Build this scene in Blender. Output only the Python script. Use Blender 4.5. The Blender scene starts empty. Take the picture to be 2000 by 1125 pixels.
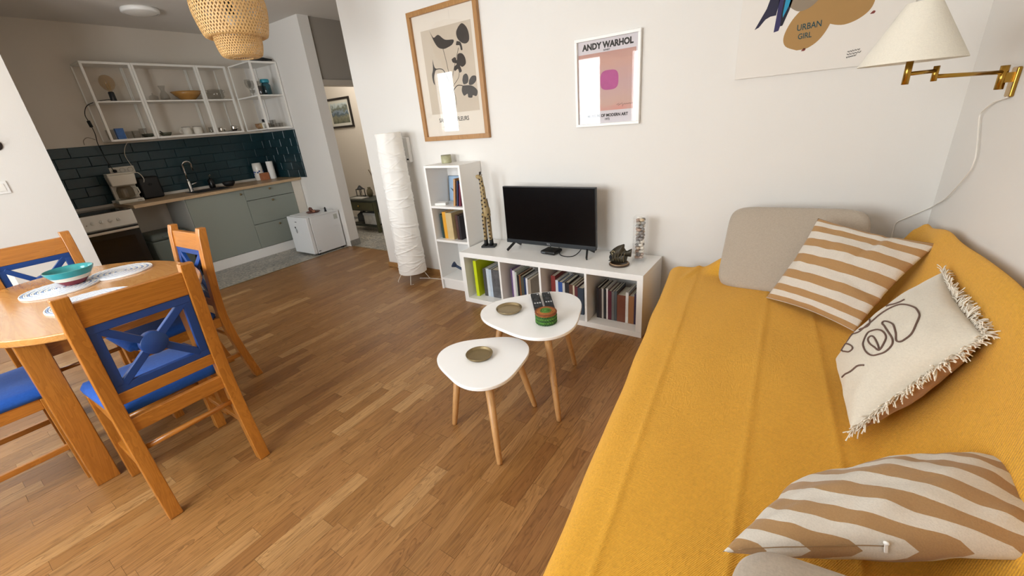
import bpy, bmesh, math, random
from mathutils import Vector, Matrix, noise
R = random.Random(7)
S = bpy.context.scene
COL = S.collection
PI = math.pi

# ------------------------------------------------------------------ camera, world, light, exposure
def look_axes(yaw, pitch, roll):
    f = Vector((-math.sin(yaw)*math.cos(pitch), math.cos(yaw)*math.cos(pitch), -math.sin(pitch)))
    r0 = Vector((math.cos(yaw), math.sin(yaw), 0)); u0 = r0.cross(f)
    c, s = math.cos(roll), math.sin(roll)
    return c*r0 + s*u0, -s*r0 + c*u0, f
cam_data = bpy.data.cameras.new('camera'); cam = bpy.data.objects.new('camera', cam_data); COL.objects.link(cam)
_r, _u, _f = look_axes(0.619502711, 0.386598938, -0.0917266643)
cam.matrix_world = Matrix(((_r.x, _u.x, -_f.x, 2.16289189), (_r.y, _u.y, -_f.y, -2.72843247), (_r.z, _u.z, -_f.z, 1.35197666), (0, 0, 0, 1)))
cam_data.sensor_fit = 'HORIZONTAL'; cam_data.sensor_width = 36.0; cam_data.lens = 815.2275/2000*36
cam_data.clip_start = 0.02
S.camera = cam
S.view_settings.view_transform = 'Standard'; S.view_settings.look = 'None'
S.view_settings.gamma = 1.0; S.view_settings.use_curve_mapping = False
S.view_settings.exposure = 0.0

world = bpy.data.worlds.new('world'); S.world = world; world.use_nodes = True
wn = world.node_tree.nodes; wl = world.node_tree.links
bg = wn['Background']; sky = wn.new('ShaderNodeTexSky'); sky.sky_type = 'NISHITA'
sky.sun_disc = False; sky.sun_elevation = math.radians(42); sky.sun_rotation = math.radians(200)
wl.new(sky.outputs[0], bg.inputs[0]); bg.inputs[1].default_value = 0.12

# window openings in the wall behind the camera: (x0, x1, z0, z1), daylight lamp power
FRONT_Y = -4.0
OPENINGS = [(-4.05, -3.50, 1.15, 2.30), (-2.92, -2.40, 1.0, 2.10), (-1.42, -0.57, 0.80, 2.14), (-0.17, 1.25, 0.80, 2.14)]
def day_lamp(name, x0, x1, z0, z1, watt):
    L = bpy.data.lights.new(name, 'AREA'); L.shape = 'RECTANGLE'; L.size = x1-x0; L.size_y = z1-z0
    L.energy = watt*(x1-x0)*(z1-z0); L.color = (0.90, 0.96, 1.0)
    o = bpy.data.objects.new(name, L); COL.objects.link(o)
    o.location = ((x0+x1)/2, FRONT_Y-0.16, (z0+z1)/2); o.rotation_euler = (math.radians(90), 0, 0)
    return o
for i, (a, b, c, d) in enumerate(OPENINGS):
    day_lamp("daylight", a, b, c, d, 49.0)

# warm light thrown up through the windows by the sunlit terrace floor
TL = bpy.data.lights.new('terrace_bounce', 'AREA'); TL.shape = 'RECTANGLE'; TL.size = 3.4; TL.size_y = .7; TL.energy = 110; TL.color = (1.0, .72, .42)
TO = bpy.data.objects.new('terrace_bounce', TL); COL.objects.link(TO); TO.location = (-.1, -4.75, .30); TO.rotation_euler = (math.radians(132), 0, 0)

# ------------------------------------------------------------------ helpers
def lin(h):
    h = h.lstrip('#'); out = []
    for k in (0, 2, 4):
        v = int(h[k:k+2], 16)/255
        out.append(v/12.92 if v <= 0.04045 else ((v+0.055)/1.055)**2.4)
    return tuple(out)+(1.0,)
MATS = {}
def nt(name):
    m = bpy.data.materials.new(name); m.use_nodes = True
    n, l = m.node_tree.nodes, m.node_tree.links
    return m, n, l, n['Principled BSDF']
def mapping(n, l, coord='Object', scale=(1, 1, 1), rot=(0, 0, 0)):
    tc = n.new('ShaderNodeTexCoord'); mp = n.new('ShaderNodeMapping')
    mp.inputs['Scale'].default_value = scale; mp.inputs['Rotation'].default_value = rot
    l.new(tc.outputs[coord], mp.inputs[0]); return mp.outputs[0]
def nz(n, l, vec, scale, detail=4, rough=.55, dist=0):
    t = n.new('ShaderNodeTexNoise'); t.inputs['Scale'].default_value = scale; t.inputs['Detail'].default_value = detail
    t.inputs['Roughness'].default_value = rough; t.inputs['Distortion'].default_value = dist
    if vec is not None: l.new(vec, t.inputs['Vector'])
    return t.outputs['Fac']
def mixc(n, l, fac, a, b, blend='MIX'):
    x = n.new('ShaderNodeMix'); x.data_type = 'RGBA'; x.blend_type = blend
    for sock, v in ((x.inputs[0], fac), (x.inputs[6], a), (x.inputs[7], b)):
        if isinstance(v, bpy.types.NodeSocket): l.new(v, sock)
        else: sock.default_value = v
    return x.outputs[2]
def ramp(n, l, fac, stops, interp='LINEAR'):
    x = n.new('ShaderNodeValToRGB'); x.color_ramp.interpolation = interp; e = x.color_ramp.elements
    e[0].position, e[0].color = stops[0]; e[1].position, e[1].color = stops[-1]
    for p, c in stops[1:-1]:
        k = e.new(p); k.color = c
    l.new(fac, x.inputs[0]); return x.outputs[0]
def mth(n, l, op, a, b=0.0, c=None):
    x = n.new('ShaderNodeMath'); x.operation = op
    for i, v in enumerate((a, b) if c is None else (a, b, c)):
        if isinstance(v, bpy.types.NodeSocket): l.new(v, x.inputs[i])
        else: x.inputs[i].default_value = v
    return x.outputs[0]
def bump(n, l, p, height, strength=.3, dist=.01):
    b = n.new('ShaderNodeBump'); b.inputs['Strength'].default_value = strength; b.inputs['Distance'].default_value = dist
    l.new(height, b.inputs['Height']); l.new(b.outputs[0], p.inputs['Normal'])
def scalec(c, k): return (min(1, c[0]*k), min(1, c[1]*k), min(1, c[2]*k), 1)
def M(name, hexc, rough=.5, metal=0, var=.06, vscale=6, bmp=0, bscale=200, stretch=(1, 1, 1), spec=.5, coat=0):
    if name in MATS: return MATS[name]
    m, n, l, p = nt(name); c = lin(hexc)
    v = mapping(n, l, 'Object', stretch)
    if var:
        f = nz(n, l, v, vscale)
        l.new(mixc(n, l, f, scalec(c, 1-var), scalec(c, 1+var)), p.inputs['Base Color'])
    else: p.inputs['Base Color'].default_value = c
    p.inputs['Roughness'].default_value = rough; p.inputs['Metallic'].default_value = metal
    p.inputs['Specular IOR Level'].default_value = spec; p.inputs['Coat Weight'].default_value = coat
    if coat: p.inputs['Coat Roughness'].default_value = .08
    if bmp: bump(n, l, p, nz(n, l, v, bscale, 3), bmp, .004)
    MATS[name] = m; return m
def wood(name, h1, h2, axis='Y', rough=.4, coat=0, fine=1.0):
    if name in MATS: return MATS[name]
    m, n, l, p = nt(name)
    s = {'X': (.12, 1, 1), 'Y': (1, .12, 1), 'Z': (1, 1, .12)}[axis]
    v = mapping(n, l, 'Object', s)
    a = nz(n, l, v, 55*fine, 4, .6, .6); b = nz(n, l, v, 14*fine, 3, .5, 2.5)
    ring = mth(n, l, 'FRACT', mth(n, l, 'MULTIPLY', b, 7.0))
    f = mth(n, l, 'MULTIPLY_ADD', ring, .45, mth(n, l, 'MULTIPLY', a, .6))
    l.new(mixc(n, l, f, lin(h2), lin(h1)), p.inputs['Base Color'])
    p.inputs['Roughness'].default_value = rough; p.inputs['Coat Weight'].default_value = coat; p.inputs['Coat Roughness'].default_value = .12
    bump(n, l, p, a, .08, .003)
    MATS[name] = m; return m
def fabric(name, hexc, scale=500, strength=.35, var=.1, rough=.9, sheen=.3):
    if name in MATS: return MATS[name]
    m, n, l, p = nt(name); c = lin(hexc)
    v = mapping(n, l, 'Object')
    big = nz(n, l, v, 6, 3); fine = nz(n, l, mapping(n, l, 'Object', (1, .35, 1)), scale*.5, 2); fine2 = nz(n, l, mapping(n, l, 'Object', (.35, 1, 1)), scale*.5, 2)
    w = mth(n, l, 'MULTIPLY', mth(n, l, 'ADD', fine, fine2), .5)
    col = mixc(n, l, w, scalec(c, 1-var*2.2), scalec(c, 1+var*2.2))
    l.new(mixc(n, l, mth(n, l, 'MULTIPLY', big, .25), col, scalec(c, .9)), p.inputs['Base Color'])
    p.inputs['Roughness'].default_value = rough; p.inputs['Sheen Weight'].default_value = sheen; p.inputs['Specular IOR Level'].default_value = .2
    bump(n, l, p, w, strength, .004)
    MATS[name] = m; return m
def clear_glass(name, tint='ffffff', dens=.0, ior=1.5):
    if name in MATS: return MATS[name]
    m = bpy.data.materials.new(name); m.use_nodes = True; n, l = m.node_tree.nodes, m.node_tree.links; n.clear()
    out = n.new('ShaderNodeOutputMaterial'); t = n.new('ShaderNodeBsdfTransparent'); g = n.new('ShaderNodeBsdfGlossy'); x = n.new('ShaderNodeMixShader'); fr = n.new('ShaderNodeFresnel')
    fr.inputs[0].default_value = ior; g.inputs['Roughness'].default_value = .015
    no = nz(n, l, mapping(n, l, 'Object'), 3)
    l.new(mixc(n, l, mth(n, l, 'MULTIPLY', no, dens), (1, 1, 1, 1), lin(tint)), t.inputs[0])
    if dens: l.new(mixc(n, l, dens, (1, 1, 1, 1), lin(tint)), t.inputs[0])
    geo = n.new('ShaderNodeNewGeometry')      # single reflection: only the outward side mirrors
    k = mth(n, l, 'MULTIPLY', fr.outputs[0], mth(n, l, 'SUBTRACT', 1.0, geo.outputs['Backfacing']))
    l.new(k, x.inputs[0]); l.new(t.outputs[0], x.inputs[1]); l.new(g.outputs[0], x.inputs[2]); l.new(x.outputs[0], out.inputs[0])
    MATS[name] = m; return m

class MB:
    def __init__(s): s.bm = bmesh.new(); s.uv = None
    def quad(s, pts):
        return s.bm.faces.new([s.bm.verts.new(p) for p in pts])
    def box(s, x0, y0, z0, x1, y1, z1, mat=None):
        P = [Vector((x, y, z)) for x in (x0, x1) for y in (y0, y1) for z in (z0, z1)]
        if mat: P = [mat @ p for p in P]
        v = [s.bm.verts.new(p) for p in P]
        for f in ((0, 1, 3, 2), (4, 6, 7, 5), (0, 4, 5, 1), (2, 3, 7, 6), (0, 2, 6, 4), (1, 5, 7, 3)): s.bm.faces.new([v[i] for i in f])
        return s
    def bar(s, a, b, w, h, up=(0, 0, 1)):
        a, b = Vector(a), Vector(b); d = (b-a).normalized(); up = Vector(up)
        if abs(d.dot(up)) > .98: up = Vector((0, 1, 0))
        x = d.cross(up).normalized()*w/2; y = x.normalized().cross(d).normalized()*h/2
        v = [s.bm.verts.new(p+i*x+j*y) for p in (a, b) for i, j in ((-1, -1), (1, -1), (1, 1), (-1, 1))]
        for f in ((0, 3, 2, 1), (4, 5, 6, 7), (0, 1, 5, 4), (1, 2, 6, 5), (2, 3, 7, 6), (3, 0, 4, 7)): s.bm.faces.new([v[i] for i in f])
        return s
    def tube(s, pts, r, seg=8, cap=True, closed=False):
        pts = [Vector(p) for p in pts]; n = len(pts); rs = r if isinstance(r, (list, tuple)) else [r]*n
        t0 = (pts[1]-pts[0]).normalized(); up = Vector((0, 0, 1)) if abs(t0.z) < .9 else Vector((1, 0, 0))
        nx = t0.cross(up).normalized(); rings = []
        for i, p in enumerate(pts):
            a = pts[(i-1) % n] if closed else pts[max(i-1, 0)]; b = pts[(i+1) % n] if closed else pts[min(i+1, n-1)]
            t = (b-a).normalized(); nx = (nx-t*nx.dot(t)).normalized(); ny = t.cross(nx)
            rings.append([s.bm.verts.new(p+rs[i]*(math.cos(2*PI*k/seg)*nx+math.sin(2*PI*k/seg)*ny)) for k in range(seg)])
        for i in range(n if closed else n-1):
            A, B = rings[i], rings[(i+1) % n]
            for k in range(seg):
                f = s.bm.faces.new((A[k], A[(k+1) % seg], B[(k+1) % seg], B[k])); f.smooth = True
        if cap and not closed:
            s.bm.faces.new(rings[0][::-1]); s.bm.faces.new(rings[-1])
        return s
    def lathe(s, prof, seg=24, c=(0, 0, 0), mat=None, squash=1.0):
        c = Vector(c); rings = []
        for r, z in prof:
            if r < 1e-6:
                p = Vector((0, 0, z)); p = mat @ p if mat else p; rings.append([s.bm.verts.new(c+p)])
            else:
                ring = []
                for k in range(seg):
                    p = Vector((r*math.cos(2*PI*k/seg), squash*r*math.sin(2*PI*k/seg), z)); p = mat @ p if mat else p
                    ring.append(s.bm.verts.new(c+p))
                rings.append(ring)
        for A, B in zip(rings, rings[1:]):
            for k in range(seg):
                k2 = (k+1) % seg
                if len(A) == 1 and len(B) == 1: continue
                if len(A) == 1: vs = (A[0], B[k2], B[k])
                elif len(B) == 1: vs = (A[k], A[k2], B[0])
                else: vs = (A[k], A[k2], B[k2], B[k])
                f = s.bm.faces.new(vs); f.smooth = True
        return s
    def prism(s, poly, a, b, fn):
        """poly: 2-D outline; fn(u, v, w) -> point; w runs from a to b"""
        A = [s.bm.verts.new(fn(u, v, a)) for u, v in poly]; B = [s.bm.verts.new(fn(u, v, b)) for u, v in poly]
        n = len(poly)
        s.bm.faces.new(A[::-1]); s.bm.faces.new(B)
        for i in range(n): s.bm.faces.new((A[i], A[(i+1) % n], B[(i+1) % n], B[i]))
        return s
    def ball(s, c, r, sub=2, sc=(1, 1, 1), rough=0, seed=0, mat=None):
        tmp = bmesh.new(); bmesh.ops.create_icosphere(tmp, subdivisions=sub, radius=1.0)
        mp = {}
        for v in tmp.verts:
            p = v.co.copy()
            if rough: p *= 1+rough*noise.noise(p*1.3+Vector((seed*7.1, seed*3.3, 0)))
            p = Vector((p.x*sc[0]*r, p.y*sc[1]*r, p.z*sc[2]*r)); p = mat @ p if mat else p
            mp[v] = s.bm.verts.new(p+Vector(c))
        for f in tmp.faces:
            g = s.bm.faces.new([mp[v] for v in f.verts]); g.smooth = True
        tmp.free(); return s
    def mesh(s, name, mat=None, smooth=None):
        bmesh.ops.recalc_face_normals(s.bm, faces=s.bm.faces)
        if smooth is not None:
            for f in s.bm.faces: f.smooth = smooth
        me = bpy.data.meshes.new(name); s.bm.to_mesh(me); s.bm.free()
        if mat: me.materials.append(mat)
        return me
def place(name, me, parent=None, loc=(0, 0, 0), rz=0):
    o = bpy.data.objects.new(name, me); COL.objects.link(o); o.location = loc; o.rotation_euler = (0, 0, rz)
    if parent is not None: o.parent = parent
    return o
def obj(name, mb, mat, parent=None, bev=0, loc=(0, 0, 0), rz=0, smooth=None, seg=2, solid=0):
    o = place(name, mb.mesh(name, mat, smooth), parent, loc, rz)
    if solid:
        d = o.modifiers.new('solid', 'SOLIDIFY'); d.thickness = solid; d.offset = 0
    if bev:
        d = o.modifiers.new('bevel', 'BEVEL'); d.width = bev; d.segments = seg; d.limit_method = 'ANGLE'; d.angle_limit = math.radians(40)
        for p in o.data.polygons: p.use_smooth = True
        w = o.modifiers.new('wn', 'WEIGHTED_NORMAL'); w.keep_sharp = True
    return o
def tag(o, label, cat, group=None):
    o['label'] = label; o['category'] = cat
    if group: o['group'] = group
    return o
def thing(name, label, cat, loc=(0, 0, 0), rz=0, group=None):
    o = bpy.data.objects.new(name, None); COL.objects.link(o); o.location = loc; o.rotation_euler = (0, 0, rz)
    o.empty_display_size = .05
    return tag(o, label, cat, group)
def struct(name, mb, mat, parent=None, bev=0):
    o = obj(name, mb, mat, parent, bev)
    if parent is None: o['kind'] = 'structure'
    return o
def dup(root, loc, rz, label, group=None):
    r = root.copy(); COL.objects.link(r); r.location = loc; r.rotation_euler = (0, 0, rz); r['label'] = label
    if group: r['group'] = group
    for ch in list(root.children):
        c = ch.copy(); COL.objects.link(c); c.parent = r
        for g in ch.children:
            d = g.copy(); COL.objects.link(d); d.parent = c
    return r
def Bx(*a): return MB().box(*a)
def text(name, body, size, mat, parent, mtx, align='LEFT', bold=0, depth=.0004, wide=1.0):
    cu = bpy.data.curves.new(name, 'FONT'); cu.body = body; cu.size = size; cu.align_x = align; cu.extrude = depth; cu.offset = bold; cu.resolution_u = 3
    o = bpy.data.objects.new(name+'_curve', cu); COL.objects.link(o)
    dg = bpy.context.evaluated_depsgraph_get(); me = bpy.data.meshes.new_from_object(o.evaluated_get(dg)); me.name = name
    bpy.data.objects.remove(o); bpy.data.curves.remove(cu)
    me.materials.clear(); me.materials.append(mat); me.transform(Matrix.Diagonal((wide, 1, 1, 1))); me.transform(mtx)
    return place(name, me, parent)
def wall_mtx(x, z, y, rot=0):       # writing that faces -Y (readable from the room)
    return Matrix.Translation((x, y, z)) @ Matrix.Rotation(math.radians(90), 4, 'X') @ Matrix.Rotation(rot, 4, 'Z')
def sm(x, a, b):
    t = max(0, min(1, (x-a)/(b-a))); return t*t*(3-2*t)
def catmull(P, n):
    P = [Vector(p) for p in P]; out = []
    for i in range(len(P)-1):
        p0 = P[max(i-1, 0)]; p1 = P[i]; p2 = P[i+1]; p3 = P[min(i+2, len(P)-1)]
        for k in range(n):
            t = k/n; out.append(.5*((2*p1)+(p2-p0)*t+(2*p0-5*p1+4*p2-p3)*t*t+(3*p1-p0-3*p2+p3)*t*t*t))
    out.append(P[-1]); return out

# ------------------------------------------------------------------ materials of the room
WALL = M('plaster_white', 'e6e2dc', .85, var=.015, vscale=2, bmp=.12, bscale=160, spec=.2)
WALLK = M('plaster_kitchen', 'dcd3c6', .85, var=.015, vscale=2, bmp=.1, bscale=160, spec=.2)
CEIL = M('ceiling_paint', 'dedad4', .9, var=.01, spec=.1)
GROUT = M('dark_joint', '3a2a1c', .9)
GROUTW = M('tile_grout', '26393e', .8)
WHITE = M('white_laminate', 'f0eeea', .35, var=.01)
WHITEM = M('white_metal', 'eeebe4', .4, var=.01)
BLACK = M('black_plastic', '0b0b0c', .32, var=.02)
BLACKM = M('matt_black', '111113', .6, var=.05)
CHROME = M('chrome', 'd8d8d8', .12, 1, var=.01)
BRASS = M('brass', 'b08a3e', .25, 1, var=.05)
SAGE = M('sage_front', '8b9087', .55, var=.01)
PAPERW = M('paper_white', 'f2efe9', .7, var=.01)
GLASS = clear_glass('clear_glass')
PANE = clear_glass('picture_glass', ior=1.62)

def plank_mat():
    m, n, l, p = nt('oak_parquet')
    at = n.new('ShaderNodeAttribute'); at.attribute_name = 'tone'; rnd = at.outputs['Fac']
    geo = n.new('ShaderNodeNewGeometry'); pos = geo.outputs['Position']
    off = n.new('ShaderNodeCombineXYZ')
    for i, k in enumerate((37.0, 91.0, 53.0)): l.new(mth(n, l, 'MULTIPLY', rnd, k), off.inputs[i])
    add = n.new('ShaderNodeVectorMath'); l.new(pos, add.inputs[0]); l.new(off.outputs[0], add.inputs[1])
    def mp(sc):
        q = n.new('ShaderNodeMapping'); q.inputs['Scale'].default_value = sc; l.new(add.outputs[0], q.inputs[0]); return q.outputs[0]
    tone = ramp(n, l, rnd, [(0, lin('8d6034')), (.15, lin('a77846')), (.4, lin('986b3a')), (.62, lin('ae804d')), (.8, lin('9f7240')), (.93, lin('c29763')), (1, lin('a47645'))])
    g1 = nz(n, l, mp((1, .045, 1)), 150, 4, .65); g2 = nz(n, l, mp((1, .10, 1)), 15, 3, .55, 1.6)
    ring = mth(n, l, 'FRACT', mth(n, l, 'MULTIPLY', g2, 8.0))
    ring = mth(n, l, 'POWER', ring, 3.0)
    dark = mth(n, l, 'MULTIPLY_ADD', ring, .5, mth(n, l, 'MULTIPLY', mth(n, l, 'MULTIPLY_ADD', g1, 2.2, -.65), .5))
    col = mixc(n, l, mth(n, l, 'MULTIPLY', dark, .85), tone, lin('51310f'))
    l.new(col, p.inputs['Base Color'])
    p.inputs['Roughness'].default_value = .36; p.inputs['Specular IOR Level'].default_value = .45
    bump(n, l, p, g1, .06, .002)
    return m
PLANK = plank_mat()

def tone_attr(me, tones):
    a = me.attributes.new('tone', 'FLOAT', 'FACE'); a.data.foreach_set('value', tones)

# ------------------------------------------------------------------ setting: floor of oak blocks
H = 2.55
floor = struct('floor', Bx(-2.53, -4.1, -.08, 2.8, .38, -.006), GROUT)
blocks = []
y_lo, y_hi = -3.95, .375
x = -2.525; strip = 0
while x < 2.69:
    w = .0685; y = y_lo - R.uniform(0, .4)
    while y < y_hi:
        L = R.choice((.28, .34, .40, .46, .52, .60))*R.uniform(.9, 1.1)
        a, b = max(y, y_lo), min(y+L, y_hi)
        if b-a > .02: blocks.append((x, a, min(x+w, 2.69), b, R.random(), R.uniform(-.0002, .0002)))
        y += L
    x += w; strip += 1
def block_box(mb, q):
    g = .0004
    mb.box(q[0]+g, q[1]+g, -.006, q[2]-g, q[3]-g, q[5])
camp = cam.matrix_world.translation
inv = cam.matrix_world.inverted()
def vis(q):
    c = Vector(((q[0]+q[2])/2, (q[1]+q[3])/2, 0)); p = inv @ c
    if p.z > -.2: return -1
    k = cam_data.lens/36*2000
    u, v = -p.x/p.z*k, -p.y/p.z*k
    if abs(u) > 1040 or abs(v) > 600: return -1
    if c.x > 1.62+.12*(-c.y) and c.y < -.2: return -1            # under the sofa
    if c.x > 0 and c.y > -.4: return -1
    return (q[2]-q[0])*(q[3]-q[1])*1.35/(c-camp).length**3
blocks.sort(key=vis, reverse=True)
for q in blocks[:300]:
    mb = MB(); block_box(mb, q); me = mb.mesh('plank', PLANK); tone_attr(me, [q[4]]*len(me.polygons)); place('plank', me, floor)
mb = MB()
for q in blocks[300:]: block_box(mb, q)
bmesh.ops.recalc_face_normals(mb.bm, faces=mb.bm.faces)
me = bpy.data.meshes.new('parquet'); mb.bm.to_mesh(me); mb.bm.free(); me.materials.append(PLANK)
tone_attr(me, [q[4] for q in blocks[300:] for _ in range(6)])
rest = place('parquet', me, floor); rest['kind'] = 'stuff'

# patchwork cement tiles of kitchen and hall
def tile_mat():
    m, n, l, p = nt('patchwork_tile')
    at = n.new('ShaderNodeAttribute'); at.attribute_name = 'tone'; rnd = at.outputs['Fac']
    v = mapping(n, l, 'Object')
    geo = n.new('ShaderNodeNewGeometry')
    add = n.new('ShaderNodeVectorMath'); cb = n.new('ShaderNodeCombineXYZ')
    l.new(mth(n, l, 'MULTIPLY', rnd, 41.0), cb.inputs[0]); l.new(geo.outputs['Position'], add.inputs[0]); l.new(cb.outputs[0], add.inputs[1])
    vo = n.new('ShaderNodeTexVoronoi'); vo.inputs['Scale'].default_value = 11; l.new(add.outputs[0], vo.inputs['Vector'])
    f = mth(n, l, 'FRACT', mth(n, l, 'MULTIPLY', vo.outputs['Distance'], 3.2))
    base = ramp(n, l, rnd, [(0, lin('84817b')), (.3, lin('a09a8c')), (.55, lin('6f7071')), (.8, lin('b3ada0')), (1, lin('8f887c'))])
    pat = ramp(n, l, f, [(0, (0, 0, 0, 1)), (.45, (0, 0, 0, 1)), (.55, (1, 1, 1, 1)), (1, (1, 1, 1, 1))])
    no = nz(n, l, add.outputs[0], 26, 5, .7)
    col = mixc(n, l, mth(n, l, 'MULTIPLY', pat, .8), base, lin('4b4e53'))
    l.new(mixc(n, l, mth(n, l, 'MULTIPLY', mth(n, l, 'POWER', no, 2.5), 1.6), col, lin('e0dacb')), p.inputs['Base Color'])
    p.inputs['Roughness'].default_value = .4
    return m
CTILE = tile_mat()
kfloor = struct('floor', Bx(-5.0, -2.0, -.08, -2.535, .38, -.005), M('floor_grout', '6d6a66', .9))
hfloor = struct('floor', Bx(-5.0, .38, -.08, -1.2, 1.8, -.005), MATS['floor_grout'])
def lay(parent, x0, x1, y0, y1, step=.2):
    x = x1
    while x > x0+.01:
        y = y1
        while y > y0+.01:
            a, b = max(x-step, x0), max(y-step, y0)
            me = Bx(a+.001, b+.001, -.005, x-.001, y-.001, R.uniform(-.0002, .0002)).mesh('floor_tile', CTILE)
            tone_attr(me, [R.random()]*6); place('floor_tile', me, parent); y -= step
        x -= step
lay(kfloor, -3.33, -2.545, -1.93, .37)
lay(hfloor, -3.95, -1.34, .385, 1.67)
thr = struct('trim_1', MB().box(-2.5, .372, -.004, -1.34, .392, .004), M('threshold_bronze', 'a08a68', .4, .6))
struct('trim_2', MB().box(-2.545, -1.93, -.004, -2.527, .37, .003), MATS['threshold_bronze'])

# ------------------------------------------------------------------ setting: walls and ceiling
struct('wall_back', Bx(-1.34, 0, -.05, 2.85, .14, H), WALL)
struct('wall_right', Bx(2.7, -4.2, -.05, 2.85, 0, H), WALL)
mb = MB(); xs = [-5.0]
for (a, b, c, d) in OPENINGS:
    mb.box(xs[-1], FRONT_Y-.12, -.05, a, FRONT_Y, H); mb.box(a, FRONT_Y-.12, -.05, b, FRONT_Y, c); mb.box(a, FRONT_Y-.12, d, b, FRONT_Y, H); xs.append(b)
mb.box(xs[-1], FRONT_Y-.12, -.05, 2.85, FRONT_Y, H)
struct('wall_front', mb, WALL)
kw = struct('wall_left', Bx(-4.0, -1.93, -.05, -3.87, .37, H), WALLK)
kp = struct('wall_kitchen', Bx(-5.0, .37, -.05, -2.5, .5, H), WALL)
struct('wall_block', Bx(-4.0, -2.4, -.05, -2.5, -1.93, H), WALL)
struct('wall_side', Bx(-4.4, -4.1, -.05, -4.25, -2.3, H), WALL)
struct('wall_side_back', Bx(-4.25, -2.4, -.05, -4.0, -2.3, H), WALL)
struct('floor', Bx(-4.25, -4.1, -.08, -2.53, -2.4, 0), wood('oak_side', '96693e', '74502e', 'Y'))
struct('wall_hall', Bx(-5.1, 1.67, -.05, -1.2, 1.8, H), WALLK)
struct('wall_hall_right', Bx(-1.34, .14, -.05, -1.2, 1.67, H), WALLK)
struct('wall_hall_left', Bx(-5.1, .5, -.05, -5.0, 1.67, H), WALLK)
struct('ceiling', Bx(-5.1, -4.2, H, 2.85, 1.8, H+.1), CEIL)
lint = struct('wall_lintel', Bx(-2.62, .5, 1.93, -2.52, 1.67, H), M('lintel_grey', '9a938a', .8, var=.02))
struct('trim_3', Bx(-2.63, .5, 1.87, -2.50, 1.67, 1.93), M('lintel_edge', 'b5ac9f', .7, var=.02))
OAKB = wood('oak_skirting', 'b08552', '8d6538', 'X')
struct('baseboard_back', Bx(-1.345, -.014, 0, -.36, 0, .052), OAKB, bev=.003)
struct('baseboard_end', Bx(-1.354, -.014, 0, -1.34, .37, .052), OAKB, bev=.003)
struct('baseboard_right', Bx(2.686, -3.9, 0, 2.7, -.02, .052), OAKB, bev=.003)
skt = M('skirting_tile', '8d8a84', .45, var=.3, vscale=40)
struct('baseboard_pillar', MB().box(-2.5, .365, 0, -2.488, .505, .075), skt, bev=.002)
for i, (a, b, c, d) in enumerate(OPENINGS):       # window and balcony door frames, standing open behind the camera
    f = MB(); t = .05; Y0, Y1 = FRONT_Y-.09, FRONT_Y-.02
    f.box(a, Y0, c, a+t, Y1, d); f.box(b-t, Y0, c, b, Y1, d); f.box(a+t, Y0, d-t, b-t, Y1, d); f.box(a+t, Y0, c, b-t, Y1, c+t)
    if b-a > 1: f.box((a+b)/2-.04, Y0, c+t, (a+b)/2+.04, Y1, d-t)
    struct('window_%d' % (i+1), f, WHITE)
struct('ground', Bx(-14, -16, -.5, 14, -4.3, -.3), M('balcony_paving', 'b8a68c', .8, var=.1))

# backsplash of glazed bricks: parts of the two kitchen walls
def glaze():
    m, n, l, p = nt('teal_glaze')
    at = n.new('ShaderNodeAttribute'); at.attribute_name = 'tone'; rnd = at.outputs['Fac']
    v = mapping(n, l, 'Object'); no = nz(n, l, v, 22, 4, .6, .4)
    col = mixc(n, l, rnd, lin('0c2229'), lin('133038'))
    l.new(mixc(n, l, mth(n, l, 'MULTIPLY', no, .7), col, lin('1c3e44')), p.inputs['Base Color'])
    p.inputs['Roughness'].default_value = .30
    bump(n, l, p, nz(n, l, v, 14, 2), .25, .01)
    return m
GLZ = glaze()
place('grout', Bx(-3.87, -1.93, .87, -3.864, .37, 1.445).mesh('grout', GROUTW), kw)
place('grout', Bx(-3.864, .364, .87, -3.095, .37, 1.445).mesh('grout', GROUTW), kp)
def tile(parent, P, Q):
    mb = Bx(*P, *Q); me = mb.mesh('tile', GLZ)
    o = place('tile', me, parent); tone_attr(me, [R.random()]*len(me.polygons))
    d = o.modifiers.new('bevel', 'BEVEL'); d.width = .003; d.segments = 1
rows, th, tl = 6, .0958, .25
for r in range(rows):
    z0 = .87+r*th; y = -1.93-(r % 2)*tl/2
    while y < .364:
        a, b = max(y, -1.93), min(y+tl, .362)
        if b-a > .012: j = R.uniform(0, .0012); tile(kw, (-3.866, a+.0015, z0+.0015), (-3.857+j, b-.0015, z0+th-.0015))
        y += tl
    x = -3.855-((r+1) % 2)*tl/2
    while x < -3.095:
        a, b = max(x, -3.855), min(x+tl, -3.095)
        if b-a > .012: j = R.uniform(0, .0012); tile(kp, (a+.0015, .357-j, z0+.0015), (b-.0015, .366, z0+th-.0015))
        x += tl

# ------------------------------------------------------------------ sofa and its yellow throw
def front_x(y): return 1.545+.118*(-y)
def throw_profile(y):
    zb = .755+.06*sm(-y, .25, .6)+.035*sm(-y, .6, 1.2); fx = front_x(y)
    return [(fx+.012, .05), (fx+.004, .20), (fx, .34), (fx+.008, .395), (fx+.04, .428), (fx+.10, .438), (fx+.10+(2.28-fx)*.25, .442), (fx+.10+(2.28-fx)*.5, .441), (fx+.10+(2.28-fx)*.75, .438), (2.38, .436), (2.47, .452), (2.545, .53), (2.598, .65), (2.626, zb-.045), (2.648, zb-.004), (2.664, zb-.004), (2.680, zb-.04), (2.688, zb-.16), (2.689, .45)]
def fold_x(k, y):
    (xa, ya, xb, yb) = ((1.78, -.67, 1.916, -2.19), (2.109, -.49, 2.152, -1.96), (2.282, -.52, 2.367, -1.67))[k]
    return xa+(xb-xa)*(y-ya)/(yb-ya)
fine_throw = fabric('throw_weave', 'e6aa3c', 420, .8, .11, .95, .08)
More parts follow.
